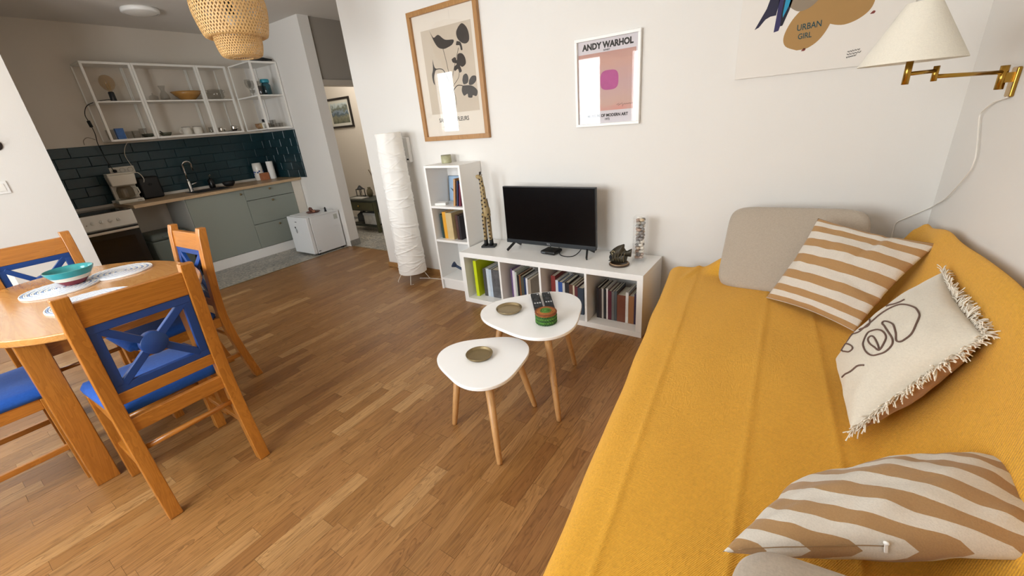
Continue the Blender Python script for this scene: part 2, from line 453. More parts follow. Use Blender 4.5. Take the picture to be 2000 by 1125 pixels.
_n = fine_throw.node_tree.nodes; _l = fine_throw.node_tree.links; _p = _n['Principled BSDF']
_v = mapping(_n, _l, 'Object', (1, 1, 1), (0, 0, .5)); _w = _n.new('ShaderNodeTexWave'); _w.inputs['Scale'].default_value = 95; _w.inputs['Distortion'].default_value = .6; _l.new(_v, _w.inputs['Vector'])
_b = _n.new('ShaderNodeBump'); _b.inputs['Strength'].default_value = .35; _b.inputs['Distance'].default_value = .003; _l.new(_w.outputs['Fac'], _b.inputs['Height']); _l.new(_p.inputs['Normal'].links[0].from_socket, _b.inputs['Normal']); _l.new(_b.outputs[0], _p.inputs['Normal'])
def throw_mesh():
    mb = MB(); ys = []; y = -2.62
    while y < -.17: ys.append(y); y += .014
    ys += [-.17]
    rows = []
    for y in ys:
        P = catmull([(a, b, 0) for a, b in throw_profile(y)], 18); row = []
        e = sm(y, -.225, -.17)                       # the far end turns down over the arm
        for q in P:
            x, z = q.x, q.y
            seat = sm(x, front_x(y)+.02, front_x(y)+.1)
            for k in range(3):
                d = x-fold_x(k, y)
                z += seat*sm(2.50-x, 0, .05)*(0.0032*math.exp(-(d/.009)**2)+(.0018 if d < 0 else 0)*math.exp(-(d/.06)**2))
            z += seat*(.010*noise.noise(Vector((x*2.2, y*1.6, 1)))+.004*noise.noise(Vector((x*7, y*4, 5))))
            z += .115*sm(x, 1.74, 1.94)*sm(2.50-x, 0, .06)*sm(y, -.34, -.22)          # something raised under the far end
            z += .012*math.exp(-((x-1.72-.25*(y+.3))/.02)**2)*sm(y, -.5, -.3)*seat
            x += .008*noise.noise(Vector((z*5, y*3, 9)))*(1-seat)
            if z < .44 and x < front_x(y)+.03: x += .012*math.sin(y*17)*(1-z/.44)
            x += .02*e*(1 if x < 1.7 else -1); z = z*(1-e*.05)
            row.append(mb.bm.verts.new((x, y, z)))
        rows.append(row)
    # hem at the far end: fall down to near the floor
    last = rows[-1]
    for dy, dz in ((.008, .03), (.014, .10), (.016, .22), (.018, .40)):
        row = [mb.bm.verts.new((v.co.x, -.17+dy, max(.05 if v.co.x < 2.5 else .25, v.co.z-dz))) for v in last]; rows.append(row)
    for A, B in zip(rows, rows[1:]):
        for i in range(len(A)-1):
            f = mb.bm.faces.new((A[i], A[i+1], B[i+1], B[i])); f.smooth = True
    return mb
thr_o = obj('throw', throw_mesh(), fine_throw, None, solid=.004)
tag(thr_o, 'large mustard yellow woven throw covering the whole sofa', 'throw')
SOFAF = fabric('sofa_fabric', '8d8275', 400, .3)
sofa = thing('sofa', 'long low sofa along right wall, hidden under the yellow throw', 'sofa', (2.2, -1.4, 0))
def sofa_part(name, *b, bev=.03):
    return obj(name, Bx(b[0]-2.2, b[1]+1.4, b[2], b[3]-2.2, b[4]+1.4, b[5]), SOFAF, sofa, bev)
sofa_part('seat_base', 1.90, -2.58, .10, 2.42, -.24, .30)
sofa_part('seat_cushion', 1.91, -2.58, .30, 2.38, -.45, .415)
sofa_part('arm_pad', 1.98, -.36, .30, 2.38, -.24, .40)
sofa_part('backrest', 2.63, -2.58, .10, 2.675, -.36, .66, bev=.02)
for px in (1.95, 2.6):
    for py in (-2.5, -.32):
        obj('leg', MB().tube([(px-2.2, py+1.4, 0), (px-2.2, py+1.4, .11)], [.016, .022], 12), wood('beech_leg', 'b98b57', '94683a', 'Z'), sofa)

# ------------------------------------------------------------------ cushions
def pillow(c00, c10, c11, c01, Tf, Tb, n=34, pinch=.05, wr=.006, seed=0, box=0, expo=.5):
    """quilted bag between four corners; returns surface function"""
    A, B, C, D = map(Vector, (c00, c10, c11, c01))
    N = ((B-A)+(C-D)).cross((D-A)+(C-B)).normalized()
    def base(u, v):
        pu = pinch*math.sin(PI*v)*(1-2*u); pv = pinch*math.sin(PI*u)*(1-2*v)
        u2 = u+pu*abs(1-2*u)**3; v2 = v+pv*abs(1-2*v)**3
        return A*(1-u2)*(1-v2)+B*u2*(1-v2)+C*u2*v2+D*(1-u2)*v2
    def h(u, v): return max(0, math.sin(PI*u)*math.sin(PI*v))**expo
    def surf(u, v, side=1):
        w = wr*(noise.noise(Vector((u*5+seed, v*5, side)))+.5*noise.noise(Vector((u*11+seed, v*11, side))))
        hh = h(u, v)
        return base(u, v)+N*side*((Tf if side > 0 else Tb)*hh+w*min(1, hh*2))
    return surf, N
def pillow_mesh(surf, n, sides=(1, -1)):
    mb = MB(); uvl = mb.bm.loops.layers.uv.new('UVMap'); edge = {}
    for side in sides:
        g = {}
        for i in range(n+1):
            for j in range(n+1):
                e = i in (0, n) or j in (0, n)
                u = .5-.5*math.cos(PI*i/n) if n else 0; v = .5-.5*math.cos(PI*j/n)
                u = .5*u+.5*i/n; v = .5*v+.5*j/n
                if e and (i, j) in edge: g[i, j] = edge[i, j]
                else:
                    g[i, j] = mb.bm.verts.new(surf(u, v, side))
                    if e: edge[i, j] = g[i, j]
        for i in range(n):
            for j in range(n):
                q = [(i, j), (i+1, j), (i+1, j+1), (i, j+1)]
                if side < 0: q = q[::-1]
                f = mb.bm.faces.new([g[k] for k in q]); f.smooth = True
                for lp, k in zip(f.loops, q): lp[uvl].uv = (k[0]/n, k[1]/n)
    return mb
def stripes(name, c1, c2, du, dv, count, off=0):
    m, n, l, p = nt(name)
    tc = n.new('ShaderNodeTexCoord'); sp = n.new('ShaderNodeSeparateXYZ'); l.new(tc.outputs['UV'], sp.inputs[0])
    s = mth(n, l, 'ADD', mth(n, l, 'MULTIPLY', sp.outputs[0], du*count), mth(n, l, 'MULTIPLY', sp.outputs[1], dv*count))
    f = mth(n, l, 'GREATER_THAN', mth(n, l, 'FRACT', mth(n, l, 'ADD', s, off+10)), .5)
    v = mapping(n, l, 'Object'); w = nz(n, l, v, 320, 2); k = nz(n, l, v, 30, 4)
    a = mixc(n, l, w, scalec(lin(c1), .85), scalec(lin(c1), 1.1)); b = mixc(n, l, w, scalec(lin(c2), .85), scalec(lin(c2), 1.12))
    col = mixc(n, l, f, a, b); l.new(mixc(n, l, mth(n, l, 'MULTIPLY', k, .15), col, lin('9a8a78')), p.inputs['Base Color'])
    p.inputs['Roughness'].default_value = .92; p.inputs['Sheen Weight'].default_value = .2; p.inputs['Specular IOR Level'].default_value = .2
    bump(n, l, p, w, .3, .003); return m
STR1 = stripes('stripe_linen_a', 'dcd2c4', 'b08757', 0, 1, 6.5, .42)
STR2 = stripes('stripe_linen_b', 'dcd5c9', 'ab865a', .60, .78, 6.6, .25)
LINEN = fabric('grey_linen', 'b3a594', 520, .35, .12)
# box cushion leaning on the wall
def box_cushion(name, label, O, U, V, W, lu, lv, tw):
    """rounded slab: O centre, U/V in plane, W thickness direction"""
    O, U, V, W = Vector(O), Vector(U).normalized(), Vector(V).normalized(), Vector(W).normalized()
    mb = MB(); nu, ev = 96, 5
    prof = [(1, -.5), (1.012, -.25), (1.014, .25), (1, .5)]
    r = .085
    def outline(k):
        t = 2*PI*k/nu; c, s = math.cos(t), math.sin(t); e = 2/7.5
        return (lu/2*math.copysign(abs(c)**e, c), lv/2*math.copysign(abs(s)**e, s))
    rings = []
    levels = [(.0, -.5, .0), (.55, -.5, .012), (.9, -.47, .0), (.97, -.42, 0), (1, -.28, 0), (1.004, 0, 0), (1, .28, 0), (.97, .42, 0), (.9, .47, 0), (.55, .5, .012), (0, .5, .0)]
    for k, (sc, w, b) in enumerate(levels):
        if sc == 0: rings.append([mb.bm.verts.new(O+W*(w*tw+math.copysign(.014, w)))]); continue
        ring = []
        for i in range(nu):
            a, c = outline(i); p = O+U*(a*sc)+V*(c*sc)+W*(w*tw+math.copysign(b, w)); p += W*.004*noise.noise(p*9); ring.append(mb.bm.verts.new(p))
        rings.append(ring)
    for A, B in zip(rings, rings[1:]):
        for i in range(nu):
            j = (i+1) % nu
            vs = (A[0], B[j], B[i]) if len(A) == 1 else ((A[i], A[j], B[0]) if len(B) == 1 else (A[i], A[j], B[j], B[i]))
            f = mb.bm.faces.new(vs); f.smooth = True
    o = obj(name, mb, LINEN); tag(o, label, 'cushion'); return o
U = Vector((.55, -.06, .02)); V = Vector((.0, .30, .345))
box_cushion('sofa_cushion', 'plain grey-beige sofa cushion leaning against the white wall behind striped cushion', (2.168, -.305, .602), U, V, U.cross(V), .60, .47, .12)
U = Vector((1, .04, 0)); V = Vector((0, .97, -.03))
box_cushion('sofa_cushion', 'grey cushion at bottom edge of picture, lying under the near striped cushion', (2.45, -2.325, .572), U, V, U.cross(V), .58, .50, .13)
def lift(P): return Vector(P)
s1, N1 = pillow((2.105, -.575, .455), (2.425, -.80, .455), (2.635, -.56, .765), (2.255, -.37, .80), .055, .05, wr=.011, seed=3, pinch=.035)
def s1f(u, v, side=1, _s=s1, _N=N1):
    p = _s(u, v, side)
    if side > 0:    # creases running in from the right edge and top
        p = p - _N*.016*math.exp(-((v-.34-.25*(1-u))/.03)**2)*sm(u, .35, .8) - _N*.014*math.exp(-((u-.62-.2*(v-.8))/.035)**2)*sm(v, .4, .8)
    return p
c1 = obj('throw_pillow', pillow_mesh(s1f, 44), STR1); tag(c1, 'brown and cream striped pillow leaning on the grey cushion at sofa far end', 'pillow')
s2, N2 = pillow((2.14, -2.085, .55), (2.64, -1.84, .585), (2.66, -1.57, .59), (2.25, -1.76, .455), .085, .05, wr=.009, seed=8, pinch=.04, expo=.42)
c2 = thing('throw_pillow', 'brown and cream striped pillow nearest the camera at bottom right', 'pillow', (2.40, -1.75, .45))
me = pillow_mesh(lambda u, v, side=1: s2(u, v, side)-Vector((2.40, -1.75, .45)), 44).mesh('cover', STR2); place('cover', me, c2)
zp = s2(.50, .012, 1)-Vector((2.40, -1.75, .45))
zip_ = MB().tube([s2(t, .004, 1)-Vector((2.40, -1.75, .45))-Vector((0, .002, .002)) for t in [.05+.45*k/20 for k in range(21)]], .0009, 6)
obj('zipper', zip_, M('zip_tape', '94744f', .7), c2)
zb = MB().ball(zp+Vector((-.002, -.008, .0)), .005, 2, (1, .8, .8)); zb.bar(zp+Vector((-.002, -.009, -.002)), zp+Vector((.0, -.013, -.017)), .005, .002)
o = obj('zipper_pull', zb, M('white_enamel', 'f2f0ec', .3)); o.parent = c2; o['label'] = 'white zipper pull'
# fringed cushion with a line drawn face
FO = Vector((2.48, -1.2, .5))
s3, N3 = pillow((2.38, -1.49, .470), (2.598, -1.345, .75), (2.597, -.89, .76), (2.355, -1.09, .47), .085, .085, wr=.006, seed=5, pinch=.03, expo=.42)
fr = thing('throw_pillow', 'cream fringed pillow with a brown line drawn face on the sofa', 'pillow', FO)
CREAM = fabric('cream_cotton', 'dcd3c2', 520, .3, .08); TAN = fabric('tan_backing', 'a9825f', 400, .25, .08)
place('front_panel', pillow_mesh(lambda u, v, s=1: s3(u, v, s)-FO, 40, (1,)).mesh('front_panel', CREAM), fr)
o = place('back_panel', pillow_mesh(lambda u, v, s=1: s3(u, v, s)-FO, 30, (-1,)).mesh('back_panel', TAN), fr); o['label'] = 'tan back panel'
fm = MB(); up = Vector((0, 0, 1))
cen = s3(.5, .5, 1)*.5+s3(.5, .5, -1)*.5
def strand(p, d, L, r):
    d = d.normalized(); side = Vector((R.uniform(-1, 1), R.uniform(-1, 1), R.uniform(-1, 1)))
    pts = [p]; q = p
    for k in range(4):
        dd = (d+side*.22*(k+1)/2+Vector((0, 0, -.22*k))).normalized(); q = q+dd*L/4; pts.append(q)
    fm.tube([a-FO for a in pts], [r, r*1.1, r*1.2, r*1.3, r*1.5], 4)
def fringe(edge, count, Lk):
    for k in range(count):
        t = (k+R.random())/count; p = edge(t); out = (p-cen); out -= N3*out.dot(N3); out.normalize()
        tang = (edge(min(1, t+.02))-edge(max(0, t-.02))).normalized()
        strand(p+N3*R.uniform(-.003, .008), out*1.0+tang*R.uniform(-.6, .6)+N3*R.uniform(-.1, .7), R.uniform(.6, 1.15)*Lk, R.uniform(.0009, .0015))
fringe(lambda t: s3(t, 0, 1), 190, .032); fringe(lambda t: s3(1, t, 1), 210, .034); 
o = place('fringe', fm.mesh('fringe', M('fringe_cotton', 'efe6d6', .9, var=.05)), fr); o['kind'] = 'stuff'
FACE = [  # stitched lines of the face in cushion coordinates
    [(0.39, 0.49), (0.37, 0.45), (0.37, 0.36), (0.4, 0.27), (0.47, 0.22), (0.54, 0.22), (0.57, 0.26), (0.57, 0.35), (0.56, 0.45), (0.55, 0.51), (0.57, 0.52), (0.6, 0.46), (0.62, 0.38), (0.61, 0.3), (0.59, 0.24), (0.6, 0.21), (0.63, 0.2), (0.69, 0.22), (0.75, 0.28), (0.79, 0.35), (0.79, 0.44), (0.76, 0.52), (0.71, 0.6), (0.65, 0.63), (0.58, 0.65), (0.5, 0.65), (0.42, 0.64), (0.34, 0.68), (0.25, 0.83), (0.11, 0.88)],
    [(0.39, 0.49), (0.44, 0.53), (0.5, 0.48), (0.54, 0.39), (0.54, 0.32), (0.5, 0.27), (0.46, 0.26), (0.44, 0.32), (0.42, 0.39), (0.42, 0.45), (0.45, 0.45), (0.47, 0.39), (0.47, 0.3), (0.46, 0.26)],
    [(0.61, 0.75), (0.66, 0.67), (0.71, 0.64), (0.75, 0.63)],
    [(0.14, 0.81), (0.19, 0.78), (0.26, 0.62), (0.27, 0.54), (0.23, 0.56), (0.17, 0.68), (0.15, 0.76)],
    [(0.08, 0.45), (0.19, 0.34), (0.27, 0.3), (0.32, 0.25)],
    [(0.45, 0.8), (0.47, 0.67), (0.44, 0.62), (0.37, 0.69)],
]
for line in FACE:
    P = [s3(q.x, q.y, 1)+N3*.0015-FO for q in catmull([(a, b, 0) for a, b in line], 5)]
    obj('stitched_line', MB().tube(P, .0024, 6), M('brown_yarn', '6b5348', .9, bmp=.3, bscale=900), fr)

# ------------------------------------------------------------------ low white shelving unit with four cubes
KX0, KX1, KY0, KY1, KH = .032, 1.47, -.402, -.012, .42
KL = KX1-KX0
kx = thing('cube_shelf', 'low white four-cube shelving unit under the television', 'shelf', (KX0, KY0, 0))
kx.rotation_euler = (0, 0, math.radians(-.45))
D = KY1-KY0
obj('top_panel', Bx(0, 0, KH-.038, KL, D, KH), WHITE, kx, .0015); obj('bottom_panel', Bx(0, 0, 0, KL, D, .038), WHITE, kx, .0015)
obj('side_panel', Bx(0, 0, .038, .038, D, KH-.038), WHITE, kx, .0015); obj('side_panel', Bx(KL-.038, 0, .038, KL, D, KH-.038), WHITE, kx, .0015)
CW = (KL-.076-.048)/4
cubes = []
for k in range(4):
    a = .038+k*(CW+.016); cubes.append((KX0+a, KX0+a+CW))
    if k < 3: obj('divider', Bx(a+CW, .001, .038, a+CW+.016, D, KH-.038), WHITE, kx, .001)

# ------------------------------------------------------------------ tall narrow bookcase
BX0, BX1, BY0, BY1 = -.352, .022, -.262, -.004
bc = thing('bookcase', 'narrow white three-shelf bookcase against wall beside paper lamp', 'bookcase', (BX0, BY0, 0))
bw, bd, bh = BX1-BX0, BY1-BY0, 1.055
obj('side_panel', Bx(0, 0, 0, .018, bd, bh), WHITE, bc, .001); obj('side_panel', Bx(bw-.018, 0, 0, bw, bd, bh), WHITE, bc, .001)
obj('top_panel', Bx(.018, 0, bh-.018, bw-.018, bd, bh), WHITE, bc, .001)
BZ = (.105, .452, .735)
for z in BZ: obj('shelf_board', Bx(.018, .002, z-.018, bw-.018, bd-.006, z), WHITE, bc, .001)
obj('back_panel', Bx(.018, bd-.006, .03, bw-.018, bd, bh-.018), WHITE, bc); obj('plinth', Bx(.018, .02, 0, bw-.018, .036, BZ[0]-.018), WHITE, bc)

# ------------------------------------------------------------------ coffee tables
def blob(cx, cy, r, rot, amp=.13):
    out = []
    for k in range(72):
        t = 2*PI*k/72; rr = r*(1+amp*math.cos(3*(t-rot))*.8-.0*math.cos(t)); out.append((cx+rr*math.cos(t), cy+rr*math.sin(t)))
    return out
BEECH = wood('beech_round_leg', 'c99a63', 'a87845', 'Z', .45)
TOPW = M('white_lacquer', 'f3f2f0', .22, var=.005)
def coffee(label, c, h, r, rot, feet, group):
    t = thing('coffee_table', label, 'table', (c[0], c[1], 0), 0, group)
    tp = blob(0, 0, r, rot)
    mb = MB().prism(tp, h-.016, h, lambda u, v, w: (u, v, w)); obj('tabletop', mb, TOPW, t, .003)
    for fx, fy in feet:
        d = Vector((fx-c[0], fy-c[1], 0)); a = d*.62; a.z = h-.016; b = d.copy(); b.z = 0
        obj('leg', MB().tube([b, b*.97+a*.03, a], [.0115, .0125, .0185], 14), BEECH, t)
        obj('leg_mount', MB().tube([a-Vector((0, 0, .008)), a], .03, 16), BLACKM, t)
    return t
CT = .455; CS = .395
coffee('taller white rounded-triangle coffee table nearer the television, with remotes on it', (1.160, -1.150), CT, .250, math.radians(78), [(1.371, -1.333), (1.229, -.863), (.893, -1.221)], 'pair of white coffee tables')
coffee('lower white rounded-triangle coffee table in front, partly under the taller one', (1.125, -1.535), CS, .199, math.radians(68), [(1.275, -1.690), (.934, -1.588), (1.213, -1.291)], 'pair of white coffee tables')

# ------------------------------------------------------------------ dining table and chairs
PX = wood('pine_x', 'c07c30', '94571a', 'X', .3, .35); PY = wood('pine_y', 'c07c30', '94571a', 'Y', .3, .35); PZ = wood('pine_z', 'c07c30', '94571a', 'Z', .3, .35)
TABW = wood('pine_top', 'cf9857', 'ae7434', 'X', .22, .45, .8)
BLUE = M('blue_paint', '0c3a7a', .4, var=.05, vscale=30); BLUEF = fabric('blue_velour', '1e4f9f', 300, .25, .15, .85, .12)
tb = thing('dining_table', 'oval varnished pine dining table at left with thick square legs', 'table', (-.66, -2.35, 0))
def oval(a, b, e, n=88):
    out = []
    for k in range(n):
        t = 2*PI*k/n; c, s = math.cos(t), math.sin(t); out.append((a*math.copysign(abs(c)**(2/e), c), b*math.copysign(abs(s)**(2/e), s)))
    return out
obj('tabletop', MB().prism(oval(.65, .445, 2.0), .715, .745, lambda u, v, w: (u, v, w)), TABW, tb, .005)
for sx in (-1, 1):
    for sy in (-1, 1):
        x0, y0 = sx*.395, sy*.268; obj('leg', Bx(x0-.041, y0-.041, 0, x0+.041, y0+.041, .715), PZ, tb, .004)
for sy in (-1, 1): obj('apron', Bx(-.354, sy*.268-.011, .615, .354, sy*.268+.011, .715), PX, tb, .002)
for sx in (-1, 1): obj('apron', Bx(sx*.395-.011, -.227, .615, sx*.395+.011, .227, .715), PY, tb, .002)

def post_y(z):
    if z < .45: return -.168-.072*(1-z/.45)**1.5
    return -.168-.052*sm(z, .45, 1.25)*1.45
def chair_proto(label):
    t = thing('dining_chair', label, 'chair', (0, 0, 0), 0, 'pine chairs with blue crossed backs')
    zs = [0, .1, .2, .3, .4, .45, .5, .6, .7, .8, .9, .945]
    for sx in (-1, 1):
        poly = [(post_y(z)-.021, z) for z in zs]+[(post_y(z)+.021-(.006 if z > .94 else 0), z) for z in zs[::-1]]
        obj('leg', MB().prism(poly, sx*.2-sx*.046, sx*.2, lambda u, v, w: (w, u, v)), PZ, t, .004)
        obj('leg', Bx(sx*.2-(.042 if sx > 0 else 0), .178, 0, sx*.2+(0 if sx > 0 else .042), .220, .435), PZ, t, .003)
        obj('side_rail', Bx(sx*.178-.011, -.148, .385, sx*.178+.011, .178, .438), PY, t, .002)
        obj('side_stretcher', Bx(sx*.178-.009, -.18, .165, sx*.178+.009, .182, .190), PY, t, .002)
    obj('front_rail', Bx(-.158, .188, .385, .158, .210, .438), PX, t, .002)
    obj('rear_rail', Bx(-.156, -.182, .375, .156, -.158, .432), PX, t, .002)
    obj('rear_stretcher', MB().tube([(-.158, post_y(.30), .30), (0, post_y(.30), .30), (.158, post_y(.30), .30)], .0115, 12), PX, t)
    obj('front_stretcher', MB().tube([(-.162, .199, .27), (.162, .199, .27)], .0115, 12), PX, t)
    def leanbar(z0, z1, w0, w1, th, y_off=0):
        poly = [(post_y(z0)-th, z0), (post_y(z1)-th, z1), (post_y(z1)+th, z1), (post_y(z0)+th, z0)]
        return MB().prism(poly, w0, w1, lambda u, v, w: (w, u+y_off, v))
    obj('top_rail', leanbar(.822, .915, -.155, .155, .013), PX, t, .003); obj('lower_rail', leanbar(.497, .545, -.155, .155, .012), PX, t, .003)
    fb = MB(); za, zb, wx, bw_ = .545, .822, .154, .030
    def lean(x0, z0, x1, z1, w):
        fb.bar((x0, post_y(z0), z0), (x1, post_y(z1), z1), w, .020, up=(0, 1, 0))
    lean(-wx, za+bw_/2, wx, za+bw_/2, bw_); lean(-wx, zb-bw_/2, wx, zb-bw_/2, bw_)
    lean(-wx+bw_/2, za+bw_*.9, -wx+bw_/2, zb-bw_*.9, bw_); lean(wx-bw_/2, za+bw_*.9, wx-bw_/2, zb-bw_*.9, bw_)
    zm = (za+zb)/2
    for sx in (-1, 1):
        lean(sx*.022, zm-.018, sx*.126, za+.026, .027); lean(sx*.022, zm+.018, sx*.126, zb-.026, .027)
    bf = obj('back_frame', fb, BLUE, t, .0025); bf['label'] = 'blue painted crossed back frame'
    yd = post_y(zm); obj('disc', MB().lathe([(0, -.016), (.040, -.016), (.044, -.012), (.044, .012), (.040, .016), (0, .016)], 32, (0, yd, zm), Matrix.Rotation(math.radians(88), 4, 'X')), BLUE, bf)
    mb = MB(); n = 22; g = {}
    for i in range(n+1):
        for j in range(n+1):
            u, v = i/n, j/n; a, b = 2*u-1, 2*v-1
            hw = .205-.02*(1-v); e = max(abs(a), abs(b)); rnd = .02*(1-min(1, (1-abs(a))*9))*(1-min(1, (1-abs(b))*9))
            z = .484-.012*max(abs(a), abs(b))**6+.008*(1-a*a)*(1-b*b)+.002*noise.noise(Vector((u*6, v*6, 2)))
            g[i, j] = mb.bm.verts.new((a*(hw-rnd), -.145+v*.412-b*rnd, z-.012*(e > .995)))
    for i in range(n):
        for j in range(n): mb.bm.faces.new((g[i, j], g[i+1, j], g[i+1, j+1], g[i, j+1])).smooth = True
    rim = [(i, 0) for i in range(n)]+[(n, j) for j in range(n)]+[(i, n) for i in range(n, 0, -1)]+[(0, j) for j in range(n, 0, -1)]
    lo = [mb.bm.verts.new((g[k].co.x*.985, g[k].co.y*.99+.0006, .4385)) for k in rim]
    for a in range(len(rim)):
        b = (a+1) % len(rim); mb.bm.faces.new((g[rim[b]], g[rim[a]], lo[a], lo[b])).smooth = True
    mb.bm.faces.new(lo)
    sc = obj('seat_cushion', mb, BLUEF, t); sc['label'] = 'blue velour seat cushion'
    return t
chA = chair_proto('pine chair with blue crossed back nearest the camera, its back to us')
chA.location = (.032, -2.357, 0); chA.rotation_euler = (0, 0, PI/2)
G = 'pine chairs with blue crossed backs'
dup(chA, (-.665, -2.065, 0), PI+.03, 'pine chair with blue crossed back on kitchen side of the table, seat tucked under', G)
dup(chA, (-1.30, -2.37, 0), -PI/2, 'pine chair with blue crossed back in front of the white wall block at left', G)
dup(chA, (-.535, -2.845, 0), 0, 'pine chair at bottom left edge showing only its blue seat', G)

# ------------------------------------------------------------------ kitchen cabinets, worktop, stove
OAKT = wood('oak_worktop', 'c6ab89', 'a88b66', 'Y', .4)
FX = -3.27
def front(name, parent, y0, y1, z0, z1): return obj(name, Bx(FX-.019, y0+.0015, z0+.0015, FX, y1-.0015, z1-.0015), SAGE, parent, .001)
def handle(parent, y, z):
    o = obj('handle', MB().lathe([(0, .022), (.011, .022), (.0125, .017), (.007, .010), (.006, 0)], 14, (FX, y, z), Matrix.Rotation(PI/2, 4, 'Y')), M('aged_brass', '8a7656', .4, .8), parent); return o
CARC = M('carcass_grey', 'c9cac4', .5, var=.01)
cab = thing('sink_cabinet', 'grey-green sink cabinet with one wide plain door', 'cabinet'); cab.location = (-3.58, -.653, 0)
cab2 = thing('drawer_cabinet', 'grey-green cabinet with three drawers at right end of worktop', 'cabinet'); cab2.location = (-3.58, -.056, 0)
def rel(o, t): o.location = o.location-t.location; return o
rel(obj('carcass', MB().box(-3.86, -.953, .115, FX-.02, -.937, .838).box(-3.86, -.371, .115, FX-.02, -.355, .838).box(-3.86, -.937, .115, FX-.02, -.371, .131).box(-3.86, -.937, .131, -3.85, -.371, .60), CARC, cab), cab)
dr = rel(front('door', cab, -.953, -.354, .118, .838), cab); handle(dr, -.40, .79)
rel(obj('carcass', MB().box(-3.86, -.354, .115, FX-.02, -.338, .838).box(-3.86, .225, .115, FX-.02, .241, .838).box(-3.86, -.338, .115, FX-.02, .225, .131), CARC, cab2), cab2)
for z0, z1, hz in ((.118, .408, .363), (.410, .697, .662), (.700, .838, .800)):
    d = rel(front('drawer', cab2, -.354, .241, z0, z1), cab2); handle(d, -.056, hz)
pl = tag(obj('plinth_board', Bx(-3.35, -.953, 0, FX-.012, .365, .113), WHITE, None, .001), 'white plinth board along the foot of the grey-green kitchen cabinets', 'plinth')
fp = tag(obj('filler_panel', Bx(-3.6, .243, .115, FX-.004, .364, .84), WALLK, None, .001), 'narrow cream filler panel between drawers and the white kitchen wall', 'panel')
wt = thing('worktop', 'oak worktop running along the tiled kitchen wall', 'worktop', (-3.55, -.5, .87))
wm = MB()   # board with a cut-out for the sink
for b in ((-3.862, -1.395, -3.235, -.78), (-3.862, -.40, -3.235, .362), (-3.862, -.78, -3.72, -.40), (-3.38, -.78, -3.235, -.40)): wm.box(b[0]+3.55, b[1]+.5, -.030, b[2]+3.55, b[3]+.5, 0)
obj('board', wm, OAKT, wt); obj('rear_strip', Bx(-.310, -.9, 0, -.296, .86, .028), M('strip_grey', 'd9d4ca', .4), wt, .002)
sk = thing('sink', 'dark inset sink in oak worktop under the chrome tap', 'sink', (-3.55, -.59, .87))
sm_ = MB(); a0, a1, b0, b1 = -.168, .168, -.188, .188
for b in ((a0, b0, a1, b0+.02), (a0, b1-.02, a1, b1), (a0, b0+.02, a0+.02, b1-.02), (a1-.02, b0+.02, a1, b1-.02)): sm_.box(b[0], b[1], -.14, b[2], b[3], .003)
SINKM = M('dark_composite', '2c2b2b', .4, var=.05)
obj('basin', sm_.box(a0+.02, b0+.02, -.14, a1-.02, b1-.02, -.13), SINKM, sk, .002)
obj('drain', MB().lathe([(0, -.126), (.03, -.126), (.034, -.130)], 20, (.0, .06, 0)), CHROME, sk)
tap = thing('kitchen_tap', 'tall curved chrome tap over the kitchen sink', 'tap', (-3.74, -.70, .8706))
obj('body', MB().lathe([(.026, 0), (.026, .006), (.021, .012), (.021, .11), (.018, .118), (0, .118)], 20), CHROME, tap)
P = [(0, 0, .11), (0, 0, .22), (0, .0, .29)]+[(.02*math.sin(t*.9), .042-.042*math.cos(t), .29+.042*math.sin(t)) for t in [PI*k/12 for k in range(1, 12)]]+[(.0, .084, .275), (0, .086, .225)]
obj('spout', MB().tube(P, .010, 12), CHROME, tap); obj('lever', MB().tube([(0, .02, .075), (.0, .06, .085), (0, .085, .09)], .006, 8), CHROME, tap)

st = thing('stove', 'white freestanding stove with black glass oven door', 'stove', (-3.56, -1.66, 0))
y0, y1 = -.25, .252; fx = .29
SW = M('stove_enamel', 'e3dfd6', .3, var=.01)
obj('body', MB().box(-.29, y0, .03, fx-.03, y1, .838), SW, st, .003)
obj('control_panel', Bx(fx-.03, y0, .70, fx, y1, .838), SW, st, .004)
obj('hob', Bx(-.285, y0+.006, .838, fx-.012, y1-.006, .846), M('hob_glass', '15110f', .12, var=.02), st, .002)
for k in range(4):
    kb = obj('knob', MB().lathe([(.017, 0), (.0165, .006), (.014, .016), (.012, .018), (0, .018)], 20, (fx, -.13+.064*k+.0, .768), Matrix.Rotation(PI/2, 4, 'Y')), SW, st, loc=(0, .06, 0))
    obj('knob_grip', Bx(fx+.016, -.13+.064*k-.0025, .756, fx+.024, -.13+.064*k+.0025, .780), SW, kb, .001)
obj('indicator_light', MB().ball((fx, -.115, .757), .004, 2), M('red_lens', '6b2a22', .3), st)
dr = obj('oven_door', Bx(fx-.028, y0+.004, .19, fx+.004, y1-.004, .690), M('oven_black', '0d0c0c', .18, var=.02), st, .003)
obj('oven_window', Bx(fx+.004, y0+.06, .29, fx+.0055, y1-.06, .60), M('oven_glass', '0a0908', .04, var=.02), dr)
hb = MB().box(fx+.022, y0+.012, .655, fx+.034, y1-.012, .678); hb.box(fx+.003, y0+.03, .66, fx+.025, y0+.05, .673); hb.box(fx+.003, y1-.05, .66, fx+.025, y1-.03, .673)
obj('oven_handle', hb, M('brushed_steel', 'c9c4ba', .3, .6), dr, .003)
obj('drawer', Bx(fx-.028, y0+.004, .04, fx+.003, y1-.004, .185), SW, st, .003)
bn = thing('waste_bin', 'grey-green waste bin with lid in the gap beside the stove', 'bin', (-3.50, -1.18, 0))
BING = M('bin_green', '67706a', .5, var=.03)
def taper(z0, z1, s0, s1, wx, wy): return MB().prism([(-1, -1), (1, -1), (1, 1), (-1, 1)], 0, 1, lambda u, v, w: (u*wx*(s0+(s1-s0)*w), v*wy*(s0+(s1-s0)*w), z0+(z1-z0)*w))
